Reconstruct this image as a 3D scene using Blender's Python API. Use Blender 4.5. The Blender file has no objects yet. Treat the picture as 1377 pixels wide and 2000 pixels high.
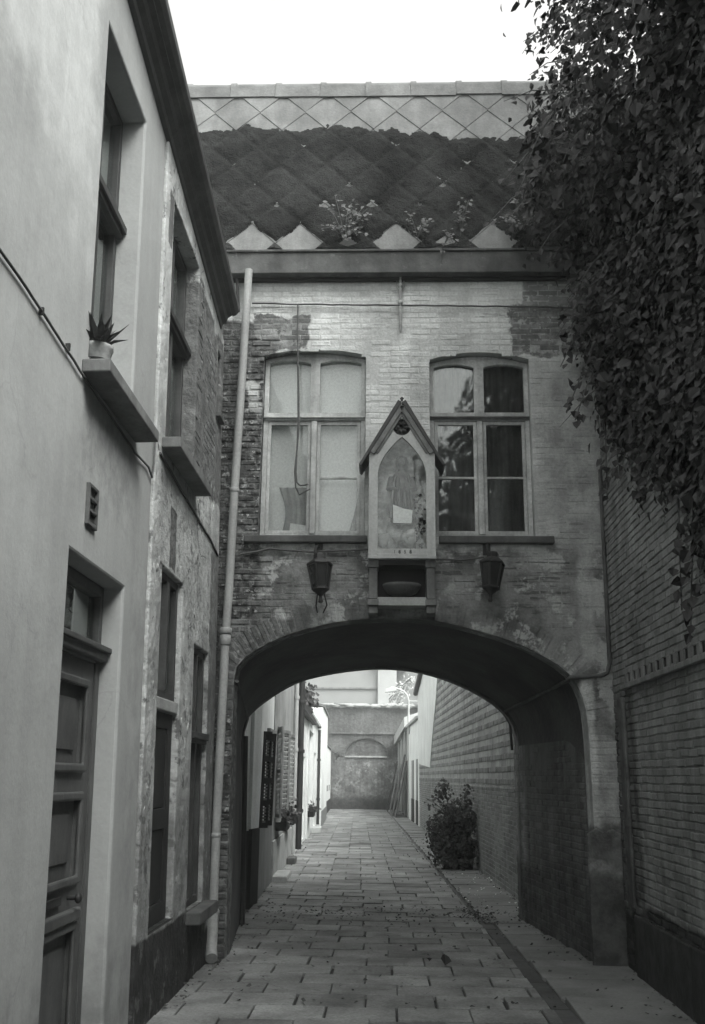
import bpy, bmesh, math, random
from mathutils import Vector, Matrix, noise
from mathutils.geometry import tessellate_polygon
S = bpy.context.scene
COL = S.collection
random.seed(11)
R = math.radians

# ------------------------------------------------------------------ camera
EYE = Vector((0, 0, 1.65))
CAMROT = Matrix(((0.9993925, -0.00254687, 0.0347584),
                 (0.0329416, -0.25659774, -0.96595675),
                 (0.0113791, 0.96651493, -0.25635796)))
cam_d = bpy.data.cameras.new('camera'); cam = bpy.data.objects.new('camera', cam_d); COL.objects.link(cam)
cam.matrix_world = Matrix.Translation(EYE) @ CAMROT.to_4x4()
cam_d.sensor_fit = 'VERTICAL'; cam_d.sensor_height = 36.0; cam_d.lens = 36.0 * 1950 / 2000
cam_d.clip_start = 0.05; cam_d.clip_end = 800
S.camera = cam

# ------------------------------------------------------------------ sky, sun, exposure
SUN_EL, SUN_AZ = R(52), R(136)          # azimuth measured from +Y, clockwise: behind the viewer, to the right
W = bpy.data.worlds.new('World'); S.world = W; W.use_nodes = True
nt = W.node_tree; nt.nodes.clear()
sky = nt.nodes.new('ShaderNodeTexSky'); sky.sky_type = 'NISHITA'; sky.sun_disc = False
sky.sun_elevation = SUN_EL; sky.sun_rotation = SUN_AZ; sky.air_density = 1.0; sky.dust_density = 4.0; sky.ozone_density = 1.0
hsv = nt.nodes.new('ShaderNodeHueSaturation'); hsv.inputs['Saturation'].default_value = 0.0
tint = nt.nodes.new('ShaderNodeMixRGB'); tint.blend_type = 'MULTIPLY'; tint.inputs[0].default_value = 1.0
tint.inputs[2].default_value = (1.0, 1.0, 0.985, 1)
bg = nt.nodes.new('ShaderNodeBackground'); bg.inputs['Strength'].default_value = 0.15
wo = nt.nodes.new('ShaderNodeOutputWorld')
L = nt.links.new
L(sky.outputs[0], hsv.inputs['Color']); L(hsv.outputs[0], tint.inputs[1]); L(tint.outputs[0], bg.inputs['Color']); L(bg.outputs[0], wo.inputs['Surface'])
sd = bpy.data.lights.new('sun', 'SUN'); sd.energy = 1.0; sd.angle = R(30); sd.color = (1.0, 0.985, 0.965)
so = bpy.data.objects.new('sun', sd); COL.objects.link(so)
sdir = Vector((math.sin(SUN_AZ) * math.cos(SUN_EL), math.cos(SUN_AZ) * math.cos(SUN_EL), math.sin(SUN_EL)))
so.rotation_euler = (-sdir).to_track_quat('-Z', 'Y').to_euler()
S.view_settings.view_transform = 'Standard'; S.view_settings.look = 'None'
S.view_settings.exposure = 1.55; S.view_settings.gamma = 1.0
S.view_settings.use_curve_mapping = False
S.render.engine = 'CYCLES'
S.cycles.max_bounces = 6; S.cycles.transparent_max_bounces = 12

# ------------------------------------------------------------------ helpers
def tag(o, label=None, cat=None, group=None, kind=None):
    if label: o['label'] = label
    if cat: o['category'] = cat
    if group: o['group'] = group
    if kind: o['kind'] = kind
    return o

def empty(name, loc=(0, 0, 0), parent=None):
    o = bpy.data.objects.new(name, None); COL.objects.link(o); o.location = loc
    o.empty_display_size = 0.1
    if parent: o.parent = parent
    return o

def thing(name, label, cat, group=None, loc=(0, 0, 0)):
    return tag(empty(name, loc), label, cat, group)

def world_of(o):
    m = Matrix.LocRotScale(o.location, o.rotation_euler, o.scale)
    return (world_of(o.parent) @ o.matrix_parent_inverse @ m) if o.parent else m

def attach(o, parent):
    """parent o (given in world coordinates) under parent, keeping its place"""
    if parent is not None:
        o.parent = parent
        o.matrix_parent_inverse = world_of(parent).inverted()

def visible_px(p):
    c = CAMROT.transposed() @ (Vector(p) - EYE)
    if c.z > -0.1: return None
    return (688.5 - 1950 * c.x / c.z, 1000 + 1950 * c.y / c.z)

class Frame:
    def __init__(s, o, u, v, n): s.o, s.u, s.v, s.n = Vector(o), Vector(u), Vector(v), Vector(n)
    def __call__(s, a, b, c=0.0): return s.o + s.u * a + s.v * b + s.n * c
WORLD = Frame((0, 0, 0), (1, 0, 0), (0, 1, 0), (0, 0, 1))

class MB:
    """collects shapes and links them as ONE mesh object"""
    def __init__(s): s.v, s.f, s.t, s.sm = [], [], [], []
    def add(s, vs, fs, tone=0.0, smooth=False):
        k = len(s.v); s.v += [tuple(p) for p in vs]; s.f += [tuple(i + k for i in q) for q in fs]
        s.t += [tone] * len(fs); s.sm += [smooth] * len(fs)
    def box(s, F, a0, a1, b0, b1, c0, c1, tone=0.0, ch=0.0):
        if ch <= 0:
            P = [F(a, b, c) for c in (c0, c1) for b in (b0, b1) for a in (a0, a1)]
            s.add(P, [(0, 2, 3, 1), (4, 5, 7, 6), (0, 1, 5, 4), (2, 6, 7, 3), (0, 4, 6, 2), (1, 3, 7, 5)], tone)
        else:                                   # front face (c1) chamfered
            r = [(a0, b0), (a1, b0), (a1, b1), (a0, b1)]
            q = [(a0 + ch, b0 + ch), (a1 - ch, b0 + ch), (a1 - ch, b1 - ch), (a0 + ch, b1 - ch)]
            P = [F(a, b, c0) for a, b in r] + [F(a, b, c1 - ch) for a, b in r] + [F(a, b, c1) for a, b in q]
            fs = [(3, 2, 1, 0)]
            for lo, hi in ((0, 4), (4, 8)):
                for i in range(4):
                    j = (i + 1) % 4; fs.append((lo + i, lo + j, hi + j, hi + i))
            fs.append((8, 9, 10, 11)); s.add(P, fs, tone)
    def hexa(s, P, tone=0.0):
        s.add(P, [(3, 2, 1, 0), (4, 5, 6, 7), (0, 1, 5, 4), (1, 2, 6, 5), (2, 3, 7, 6), (3, 0, 4, 7)], tone)
    def prism(s, F, loop, c0, c1, tone=0.0, holes=()):
        """polygon (a,b) with holes, extruded c0..c1"""
        loops = [list(loop)] + [list(h) for h in holes]
        flat = [p for l in loops for p in l]; n = len(flat)
        tri = tessellate_polygon([[Vector((a, b, 0)) for a, b in l] for l in loops])
        P = [F(a, b, c1) for a, b in flat] + [F(a, b, c0) for a, b in flat]
        fs = [tuple(t) for t in tri] + [tuple(i + n for i in reversed(t)) for t in tri]
        k = 0
        for l in loops:
            m = len(l)
            for i in range(m):
                j = (i + 1) % m; fs.append((k + i, k + j, k + j + n, k + i + n))
            k += m
        s.add(P, fs, tone)
    def tube(s, pts, r, n=8, cap=True, tone=0.0, rads=None):
        pts = [Vector(p) for p in pts]; m = len(pts); P = []; up = None
        for i, p in enumerate(pts):
            d = (pts[min(i + 1, m - 1)] - pts[max(i - 1, 0)]).normalized()
            if up is None:
                x = d.cross(Vector((0.31, 0.23, 0.92)));
                if x.length < 1e-3: x = d.cross(Vector((1, 0, 0)))
                x.normalize()
            else:
                x = (up - d * up.dot(d)).normalized()
            up = x; y = d.cross(x); rr = rads[i] if rads else r
            P += [p + (x * math.cos(2 * math.pi * k / n) + y * math.sin(2 * math.pi * k / n)) * rr for k in range(n)]
        fs = [(i * n + k, i * n + (k + 1) % n, (i + 1) * n + (k + 1) % n, (i + 1) * n + k) for i in range(m - 1) for k in range(n)]
        s.add(P, fs, tone, True)
        if cap: s.add(P[:n], [tuple(reversed(range(n)))], tone); s.add(P[-n:], [tuple(range(n))], tone)
    def lathe(s, c, prof, n=16, tone=0.0, a0=0.0, smooth=True, axis=None):
        """prof: list of (radius, height) turned about a vertical axis through c"""
        c = Vector(c); P = []
        for r, h in prof:
            for k in range(n):
                t = a0 + 2 * math.pi * k / n; q = Vector((r * math.cos(t), r * math.sin(t), h))
                if axis is not None: q = axis @ q
                P.append(c + q)
        m = len(prof)
        fs = [(i * n + k, i * n + (k + 1) % n, (i + 1) * n + (k + 1) % n, (i + 1) * n + k) for i in range(m - 1) for k in range(n)]
        s.add(P, fs, tone, smooth)
        s.add(P[:n], [tuple(reversed(range(n)))], tone); s.add(P[-n:], [tuple(range(n))], tone)
    def blob(s, c, rx, ry, rz, n=8, m=5, jit=0.12, tone=0.0):
        c = Vector(c); P = [c + Vector((0, 0, -rz))]
        for i in range(1, m):
            ph = -math.pi / 2 + math.pi * i / m
            for k in range(n):
                t = 2 * math.pi * k / n; j = 1 + random.uniform(-jit, jit)
                P.append(c + Vector((rx * math.cos(ph) * math.cos(t) * j, ry * math.cos(ph) * math.sin(t) * j, rz * math.sin(ph) * j)))
        P.append(c + Vector((0, 0, rz))); e = len(P) - 1; fs = []
        for k in range(n): fs.append((0, 1 + (k + 1) % n, 1 + k))
        for i in range(m - 2):
            for k in range(n):
                a = 1 + i * n + k; b = 1 + i * n + (k + 1) % n; fs.append((a, b, b + n, a + n))
        for k in range(n): fs.append((e, e - n + k, e - n + (k + 1) % n))
        s.add(P, fs, tone, True)
    def build(s, name, mat, parent=None, bevel=0.0, kind=None, label=None, recalc=True):
        me = bpy.data.meshes.new(name); me.from_pydata(s.v, [], s.f); me.update()
        if recalc:
            bm = bmesh.new(); bm.from_mesh(me); bmesh.ops.recalc_face_normals(bm, faces=bm.faces); bm.to_mesh(me); bm.free()
        at = me.attributes.new('tone', 'FLOAT', 'FACE'); at.data.foreach_set('value', s.t)
        if any(s.sm): me.polygons.foreach_set('use_smooth', s.sm)
        me.materials.append(mat)
        o = bpy.data.objects.new(name, me); COL.objects.link(o)
        attach(o, parent)
        if bevel > 0:
            b = o.modifiers.new('edge', 'BEVEL'); b.width = bevel; b.segments = 2; b.limit_method = 'ANGLE'; b.angle_limit = R(40)
        if kind: o['kind'] = kind
        if label: o['label'] = label
        return o

# ------------------------------------------------------------------ materials (grey, faintly green like the silver print)
class NB:
    def __init__(s, name):
        s.m = bpy.data.materials.new(name); s.m.use_nodes = True; s.t = s.m.node_tree; s.t.nodes.clear()
        s.out = s.t.nodes.new('ShaderNodeOutputMaterial')
        g = s.t.nodes.new('ShaderNodeNewGeometry'); s.pos = g.outputs['Position']
        sp = s.t.nodes.new('ShaderNodeSeparateXYZ'); s.link(s.pos, sp.inputs[0]); s.x, s.y, s.z = sp.outputs
    def link(s, a, b): s.t.links.new(a, b)
    def put(s, v, inp):
        if hasattr(v, 'links') or isinstance(v, bpy.types.NodeSocket): s.link(v, inp)
        else: inp.default_value = v
    def math(s, op, a, b=None, c=None, clamp=False):
        n = s.t.nodes.new('ShaderNodeMath'); n.operation = op; n.use_clamp = clamp
        s.put(a, n.inputs[0])
        if b is not None: s.put(b, n.inputs[1])
        if c is not None: s.put(c, n.inputs[2])
        return n.outputs[0]
    def smooth(s, v, lo, hi, t0=0.0, t1=1.0):
        n = s.t.nodes.new('ShaderNodeMapRange'); n.interpolation_type = 'SMOOTHSTEP'
        s.put(v, n.inputs['Value']); n.inputs['From Min'].default_value = lo; n.inputs['From Max'].default_value = hi
        n.inputs['To Min'].default_value = t0; n.inputs['To Max'].default_value = t1
        return n.outputs[0]
    def mix(s, a, b, f): return s.math('ADD', s.math('MULTIPLY', a, s.math('SUBTRACT', 1.0, f)), s.math('MULTIPLY', b, f))
    def noise(s, scale, detail=4.0, rough=0.55, stretch=None, seed=0.0):
        n = s.t.nodes.new('ShaderNodeTexNoise'); n.inputs['Scale'].default_value = scale; n.inputs['Detail'].default_value = detail
        n.inputs['Roughness'].default_value = rough
        mp = s.t.nodes.new('ShaderNodeMapping'); s.link(s.pos, mp.inputs[0]); mp.inputs['Location'].default_value = (seed, seed * .7, seed * 1.3)
        if stretch: mp.inputs['Scale'].default_value = stretch
        s.link(mp.outputs[0], n.inputs['Vector'])
        return n.outputs[0]
    def attr(s, name):
        n = s.t.nodes.new('ShaderNodeAttribute'); n.attribute_name = name; return n.outputs['Fac']
    def colour(s, v, tint=(0.965, 1.0, 0.98)):
        n = s.t.nodes.new('ShaderNodeCombineXYZ')
        for i in range(3): s.link(s.math('MULTIPLY', v, tint[i]), n.inputs[i])
        return n.outputs[0]
    def finish(s, v, rough=0.85, bump=None, spec=0.3, dist=0.01, metallic=0.0, coat=0.0):
        p = s.t.nodes.new('ShaderNodeBsdfPrincipled'); s.link(s.colour(s.math('MAXIMUM', v, 0.008)), p.inputs['Base Color'])
        s.put(rough, p.inputs['Roughness']); p.inputs['Specular IOR Level'].default_value = spec; p.inputs['Metallic'].default_value = metallic
        if bump is not None:
            b = s.t.nodes.new('ShaderNodeBump'); b.inputs['Distance'].default_value = dist; b.inputs['Strength'].default_value = 1.0
            s.link(bump, b.inputs['Height']); s.link(b.outputs[0], p.inputs['Normal'])
        s.link(p.outputs[0], s.out.inputs['Surface']); return s.m

def material(name, base, dirt=0.25, dscale=1.6, tone=1.0, zones=(), streak=0.0, fine=0.12, fscale=40, bump=0.004, bscale=25, rough=0.85, spec=0.3, seed=0.0, randomise=0.0, spots=None, tone_out=None, cracks=(), hair=0.0):
    """zones: dicts ax ('xz' / 'yz'), r (a0,a1,b0,b1), val, soft, warp, wscale, speck=(value, threshold, scale), var"""
    n = NB(name)
    v = n.math('MULTIPLY', base, n.smooth(n.noise(dscale, 5, .6, seed=seed), .28, .72, 1 - dirt, 1 + dirt * .7))
    union = 0.0
    for z in zones:
        A, B = {'xz': (n.x, n.z), 'yz': (n.y, n.z), 'xy': (n.x, n.y)}[z['ax']]
        a0, a1, b0, b1 = z['r']; wp = z.get('warp', .08); sc = z.get('wscale', 3.0); sd_ = z.get('seed', random.uniform(0, 50))
        wa = n.math('MULTIPLY', n.math('SUBTRACT', n.noise(sc, 5, .65, seed=sd_), .5), wp * 4)
        wb = n.math('MULTIPLY', n.math('SUBTRACT', n.noise(sc, 5, .65, seed=sd_ + 9), .5), wp * 4)
        da = n.math('SUBTRACT', n.math('ABSOLUTE', n.math('SUBTRACT', n.math('ADD', A, wa), (a0 + a1) / 2)), (a1 - a0) / 2)
        db = n.math('SUBTRACT', n.math('ABSOLUTE', n.math('SUBTRACT', n.math('ADD', B, wb), (b0 + b1) / 2)), (b1 - b0) / 2)
        so_ = z.get('soft', .02)
        mk = n.smooth(n.math('MAXIMUM', da, db), -so_, so_, 1.0, 0.0)
        zv = n.math('MULTIPLY', z['val'], n.smooth(n.noise(z.get('vscale', 5.0), 5, .65, seed=sd_ + 3), .3, .7, 1 - z.get('var', .3), 1 + z.get('var', .3)))
        if 'speck' in z:
            sv, th, ss = z['speck']
            zv = n.mix(zv, sv, n.smooth(n.noise(ss, 4, .7, seed=sd_ + 5), th - .03, th + .05))
        v = n.mix(v, zv, n.math('MULTIPLY', mk, z.get('amt', 1.0)))
        union = n.math('MAXIMUM', union, mk) if tone_out is not None and z.get('bare') else union
    if hair:
        vo = n.t.nodes.new('ShaderNodeTexVoronoi'); vo.feature = 'DISTANCE_TO_EDGE'; vo.inputs['Scale'].default_value = .9
        wv = n.t.nodes.new('ShaderNodeVectorMath'); wv.operation = 'ADD'; nz_ = n.t.nodes.new('ShaderNodeTexNoise'); nz_.inputs['Scale'].default_value = 2.2; nz_.inputs['Detail'].default_value = 6
        sc_ = n.t.nodes.new('ShaderNodeVectorMath'); sc_.operation = 'SCALE'; sc_.inputs['Scale'].default_value = .5
        n.link(n.pos, nz_.inputs['Vector']); n.link(nz_.outputs['Color'], sc_.inputs[0]); n.link(sc_.outputs[0], wv.inputs[0]); n.link(n.pos, wv.inputs[1]); n.link(wv.outputs[0], vo.inputs['Vector'])
        v = n.math('MULTIPLY', v, n.math('SUBTRACT', 1.0, n.math('MULTIPLY', n.math('MULTIPLY', n.smooth(vo.outputs['Distance'], .002, .008, 1, 0), n.smooth(n.noise(.9, 3, .6, seed=seed + 31), .5, .6)), hair)))
    for (a0, a1, b0, b1, th, am) in cracks:
        mk = n.smooth(n.math('MAXIMUM', n.math('SUBTRACT', n.math('ABSOLUTE', n.math('SUBTRACT', n.x, (a0 + a1) / 2)), (a1 - a0) / 2), n.math('SUBTRACT', n.math('ABSOLUTE', n.math('SUBTRACT', n.z, (b0 + b1) / 2)), (b1 - b0) / 2)), -.15, .1, 1, 0)
        ln_ = n.smooth(n.noise(1.0, 3, .6, stretch=(2.6, 2.6, 21), seed=b0 * 7), th, th + .05)
        v = n.mix(v, n.math('MULTIPLY', v, .35), n.math('MULTIPLY', n.math('MULTIPLY', ln_, mk), am))
    if spots:
        sv, th, ss, am = spots
        v = n.mix(v, sv, n.math('MULTIPLY', n.smooth(n.noise(ss, 5, .7, seed=seed + 21), th - .02, th + .05), am))
    if tone: v = n.math('MULTIPLY', v, n.math('ADD', 1.0, n.math('MULTIPLY', n.attr('tone'), tone if tone_out is None else n.math('ADD', tone_out, n.math('MULTIPLY', union, tone - tone_out)))))
    if randomise:
        oi = n.t.nodes.new('ShaderNodeObjectInfo')
        v = n.math('MULTIPLY', v, n.smooth(oi.outputs['Random'], 0, 1, 1 - randomise, 1 + randomise))
    if streak:
        v = n.math('MULTIPLY', v, n.smooth(n.noise(1.0, 4, .6, stretch=(7, 7, .55), seed=seed + 4), .35, .65, 1 - streak, 1 + streak * .4))
    v = n.math('MULTIPLY', v, n.smooth(n.noise(fscale, 3, .7, seed=seed + 1), .25, .75, 1 - fine, 1 + fine))
    h = n.math('ADD', n.math('MULTIPLY', n.noise(bscale, 4, .6, seed=seed + 2), 1.0), n.math('MULTIPLY', n.noise(bscale * .22, 3, .5, seed=seed + 6), 1.3))
    return n.finish(v, rough, h if bump else None, spec, bump)

def glass(name, rough=0.02, refl=1.0, tintv=0.75):
    n = NB(name)
    tr = n.t.nodes.new('ShaderNodeBsdfTransparent'); tr.inputs[0].default_value = (tintv, tintv, tintv, 1)
    gl = n.t.nodes.new('ShaderNodeBsdfGlossy'); gl.inputs['Roughness'].default_value = rough; gl.inputs[0].default_value = (.95, 1, .98, 1)
    fr = n.t.nodes.new('ShaderNodeFresnel'); fr.inputs['IOR'].default_value = 1.5
    b = n.t.nodes.new('ShaderNodeBump'); b.inputs['Distance'].default_value = .006; n.link(n.noise(1.7, 1, .4), b.inputs['Height']); n.link(b.outputs[0], gl.inputs['Normal'])
    mx = n.t.nodes.new('ShaderNodeMixShader'); n.link(n.math('MULTIPLY', fr.outputs[0], refl, clamp=True), mx.inputs[0]); n.link(tr.outputs[0], mx.inputs[1]); n.link(gl.outputs[0], mx.inputs[2])
    n.link(mx.outputs[0], n.out.inputs['Surface']); return n.m

# facade: flaking limewash over brick, toned darker below the sills and at right
Z_LEFT = dict(ax='xz', bare=1, r=(-2.2, -1.30, 1.2, 6.45), val=.075, var=.8, vscale=13, warp=.06, soft=.04, speck=(.33, .585, 17), seed=1.)
Z_LEFT2 = dict(ax='xz', bare=1, r=(-2.2, -1.16, 5.7, 6.42), val=.085, var=.8, vscale=13, warp=.08, soft=.04, speck=(.30, .60, 17), seed=2.)
Z_PATCH = dict(ax='xz', bare=1, r=(-1.45, -.84, 6.11, 6.53), val=.15, var=.35, warp=.075, wscale=4, soft=.012, speck=(.3, .64, 9), seed=3.)
Z_REMN = dict(ax='xz', r=(-1.50, -1.36, 5.4, 5.75), val=.42, var=.15, warp=.06, wscale=6, soft=.02, seed=4.)
Z_TOPR = dict(ax='xz', bare=1, r=(1.32, 2.3, 6.05, 6.62), val=.18, var=.35, warp=.085, wscale=4, soft=.015, vscale=8, speck=(.3, .62, 10), seed=5.)
Z_TOPR2 = dict(ax='xz', bare=1, r=(1.46, 2.3, 6.6, 7.1), val=.26, var=.25, warp=.05, soft=.015, seed=6.)
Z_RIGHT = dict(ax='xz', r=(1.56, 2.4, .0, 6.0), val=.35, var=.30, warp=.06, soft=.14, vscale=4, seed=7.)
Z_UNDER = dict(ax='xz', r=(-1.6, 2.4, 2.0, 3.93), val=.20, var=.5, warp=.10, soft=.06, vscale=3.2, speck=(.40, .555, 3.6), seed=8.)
Z_ARCHL = dict(ax='xz', bare=1, r=(-1.7, -.95, 2.3, 3.18), val=.12, var=.4, warp=.05, soft=.03, speck=(.26, .62, 9), seed=9.)
Z_ARCHB = dict(ax='xz', r=(-.4, .75, 3.1, 3.23), val=.12, var=.4, warp=.04, soft=.05, seed=10.)
Z_STRIPE = dict(ax='xz', r=(1.92, 2.10, 2.75, 3.95), val=.36, var=.25, warp=.05, soft=.06, seed=11.)
Z_JAMB = dict(ax='xz', r=(1.90, 2.03, 1.22, 2.6), val=.50, var=.3, warp=.035, wscale=5, soft=.025, seed=12.)
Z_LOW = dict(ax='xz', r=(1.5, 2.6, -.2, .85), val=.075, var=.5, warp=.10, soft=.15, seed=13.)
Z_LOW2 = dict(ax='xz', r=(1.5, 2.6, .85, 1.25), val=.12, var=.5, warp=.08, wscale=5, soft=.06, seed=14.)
Z_FOOT = dict(ax='xz', bare=1, r=(-2.2, -1.40, -.3, 1.3), val=.11, var=.5, warp=.08, soft=.05, speck=(.25, .6, 9), seed=15.)
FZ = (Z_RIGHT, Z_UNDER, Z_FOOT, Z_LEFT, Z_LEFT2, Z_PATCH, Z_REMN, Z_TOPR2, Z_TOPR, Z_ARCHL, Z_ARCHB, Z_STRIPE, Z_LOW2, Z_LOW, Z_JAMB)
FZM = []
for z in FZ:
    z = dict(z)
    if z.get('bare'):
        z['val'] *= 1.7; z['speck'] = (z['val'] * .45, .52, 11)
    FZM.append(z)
M = {}
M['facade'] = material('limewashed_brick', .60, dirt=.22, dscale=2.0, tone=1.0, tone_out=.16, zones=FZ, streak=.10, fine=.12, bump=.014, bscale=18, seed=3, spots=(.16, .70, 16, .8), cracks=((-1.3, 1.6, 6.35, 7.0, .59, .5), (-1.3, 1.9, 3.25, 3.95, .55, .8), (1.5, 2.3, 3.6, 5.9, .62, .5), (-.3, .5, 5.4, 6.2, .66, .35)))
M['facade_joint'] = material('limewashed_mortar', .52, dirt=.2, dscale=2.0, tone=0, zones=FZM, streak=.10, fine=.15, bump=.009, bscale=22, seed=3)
M['passage'] = material('dark_passage_brick', .14, dirt=.35, dscale=1.2, tone=.8, zones=(dict(ax='yz', r=(9, 14, -.1, .75), val=.085, var=.4, warp=.1, soft=.15, seed=20.), dict(ax='yz', r=(12.7, 13.4, .7, 2.3), val=.24, var=.3, warp=.05, soft=.1, seed=21.)), streak=.35, bump=.006, seed=5)  # dark brick, darker at the foot, paler at the far end
M['vault'] = material('dark_vault_plaster', .075, dirt=.45, dscale=1.3, tone=.5, streak=0, bump=.012, bscale=14, seed=6, spots=(.14, .66, 2.6, .6))  # dark vault colour with paler spots
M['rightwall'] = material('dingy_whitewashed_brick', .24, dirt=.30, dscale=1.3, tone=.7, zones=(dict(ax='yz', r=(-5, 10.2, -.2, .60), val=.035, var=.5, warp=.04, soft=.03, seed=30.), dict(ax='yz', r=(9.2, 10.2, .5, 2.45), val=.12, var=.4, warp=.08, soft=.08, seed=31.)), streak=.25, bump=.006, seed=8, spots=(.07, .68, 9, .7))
M['alleywall'] = material('alley_brick', .23, dirt=.25, dscale=1.0, tone=1.0, streak=.2, bump=.006, seed=9)
M['alleyjoint'] = material('pale_mortar', .36, dirt=.3, dscale=2.0, tone=.3, streak=.2, bump=.006, seed=10)
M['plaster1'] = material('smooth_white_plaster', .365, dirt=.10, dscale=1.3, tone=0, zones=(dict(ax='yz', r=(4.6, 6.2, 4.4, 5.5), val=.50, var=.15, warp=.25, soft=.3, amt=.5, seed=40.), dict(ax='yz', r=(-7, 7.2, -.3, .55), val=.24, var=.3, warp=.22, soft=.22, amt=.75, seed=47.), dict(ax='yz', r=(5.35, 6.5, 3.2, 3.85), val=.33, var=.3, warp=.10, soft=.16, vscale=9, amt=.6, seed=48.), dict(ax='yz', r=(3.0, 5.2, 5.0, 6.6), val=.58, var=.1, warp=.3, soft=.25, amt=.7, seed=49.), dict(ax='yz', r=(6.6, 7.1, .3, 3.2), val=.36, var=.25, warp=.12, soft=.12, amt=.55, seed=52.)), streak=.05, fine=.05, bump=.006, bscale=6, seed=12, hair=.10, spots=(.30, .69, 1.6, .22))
M['plaster2'] = material('rough_flaking_plaster', .46, dirt=.32, dscale=2.6, tone=.6, streak=.12, fine=.14, bump=.022, bscale=13, seed=14, hair=.6, spots=(.12, .59, 5.5, .85),
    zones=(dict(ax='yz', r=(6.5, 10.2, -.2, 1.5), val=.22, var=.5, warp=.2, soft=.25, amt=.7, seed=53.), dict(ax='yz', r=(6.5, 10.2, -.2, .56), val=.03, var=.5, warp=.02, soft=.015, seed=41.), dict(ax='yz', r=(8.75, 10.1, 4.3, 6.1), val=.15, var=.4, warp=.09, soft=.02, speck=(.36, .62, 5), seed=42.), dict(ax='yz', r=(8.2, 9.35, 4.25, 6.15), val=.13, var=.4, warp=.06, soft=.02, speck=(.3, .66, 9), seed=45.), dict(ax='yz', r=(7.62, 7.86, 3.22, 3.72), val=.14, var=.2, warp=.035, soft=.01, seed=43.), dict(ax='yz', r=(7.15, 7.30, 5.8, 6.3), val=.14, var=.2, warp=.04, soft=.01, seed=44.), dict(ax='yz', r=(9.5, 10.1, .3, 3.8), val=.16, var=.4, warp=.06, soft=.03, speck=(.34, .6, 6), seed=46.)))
M['stone_dark'] = material('weathered_bluestone', .10, dirt=.3, dscale=4, streak=.2, bump=.004, seed=15)
M['sill'] = material('grey_sill_stone', .17, dirt=.25, dscale=4, streak=.15, bump=.003, seed=63)
M['stone_pale'] = material('pale_stone', .36, dirt=.25, dscale=3, bump=.004, seed=16)
M['wood_dark'] = material('dark_brown_paint', .055, dirt=.25, dscale=5, streak=.2, bump=.002, rough=.55, seed=17)
M['wood_black'] = material('black_paint', .02, dirt=.3, dscale=4, bump=.002, rough=.6, seed=18)
M['wood_door'] = material('grey_brown_door_paint', .085, dirt=.22, dscale=4, streak=.2, bump=.0015, rough=.5, seed=19)
M['wood_white'] = material('peeling_white_paint', .46, dirt=.25, dscale=6, streak=.2, fine=.15, bump=.003, seed=20, spots=(.12, .69, 14, .8))
M['wood_grey'] = material('weathered_grey_wood', .20, dirt=.35, dscale=4, streak=.3, bump=.003, seed=21)
M['shrine'] = material('dull_white_board', .50, dirt=.10, dscale=4, streak=.12, bump=.001, seed=22)
M['gutter'] = material('mottled_gutter_board', .09, dirt=.45, dscale=3.5, streak=.15, bump=.004, seed=23, spots=(.2, .62, 5, .5))
M['zinc'] = material('dull_zinc', .34, dirt=.14, dscale=2.5, streak=.12, bump=.001, rough=.6, spec=.4, seed=24)
M['slate'] = material('pale_fibre_slate', .17, dirt=.25, dscale=2.6, tone=.8, streak=.15, bump=.004, seed=25)
M['ridge'] = material('ridge_tile_clay', .15, dirt=.3, dscale=4, tone=.6, bump=.006, seed=26)
M['moss'] = material('dark_moss', .028, dirt=.6, dscale=2.2, fine=.4, fscale=60, bump=.02, bscale=60, rough=1, spec=.05, seed=27)
M['iron'] = material('black_iron', .02, dirt=.3, dscale=8, bump=.001, rough=.55, spec=.4, seed=28)
M['iron_pale'] = material('limewashed_iron', .33, dirt=.3, dscale=8, bump=.001, seed=29)
M['cable'] = material('old_cable', .10, dirt=.3, dscale=6, bump=0, seed=30)
M['curtain'] = material('white_blind', .88, dirt=.05, dscale=2, bump=.001, seed=31)
M['reflection_grey'] = material('grey_reflection_net', .42, dirt=.12, dscale=6, streak=.2, bump=.002, seed=32)
M['room'] = material('dark_room', .03, dirt=.2, bump=0, seed=33)
M['paver'] = material('concrete_paver', .215, dirt=.38, dscale=2.2, tone=1.0, fine=.22, bump=.007, bscale=24, seed=34, spots=(.06, .63, 5, .6), hair=.3)
M['slab'] = material('pale_kerb_slab', .21, dirt=.35, dscale=1.4, tone=1.0, fine=.12, bump=.004, seed=35)
M['gully'] = material('wet_dark_gully', .085, dirt=.35, dscale=3, tone=.6, bump=.004, seed=36)
M['soil'] = material('packed_joint_sand', .05, dirt=.4, dscale=2, bump=.01, seed=37)
M['leaf'] = material('glossy_leaf', .014, dirt=.3, dscale=1.5, tone=1.0, fine=.2, bump=0, rough=.5, spec=.35, seed=38)
M['leaf_mid'] = material('mid_leaf', .05, dirt=.3, dscale=5, tone=1.0, bump=0, rough=.5, seed=64)
M['leaf_pale'] = material('pale_weed_leaf', .10, dirt=.3, dscale=5, tone=1.0, bump=0, rough=.6, seed=39)
M['bark'] = material('grey_bark', .10, dirt=.3, dscale=6, bump=.006, seed=40)
M['dry_leaf'] = material('dry_leaf', .05, dirt=.3, dscale=5, tone=1.0, bump=0, seed=41)
M['white_wall'] = material('alley_white_plaster', .74, dirt=.12, dscale=1.2, streak=.10, bump=.004, seed=42)
M['tar'] = material('black_tarred_base', .02, dirt=.4, dscale=3, bump=.004, seed=43)
M['grey_paint'] = material('grey_paint', .19, dirt=.2, dscale=3, bump=.002, rough=.6, seed=44)
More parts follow.
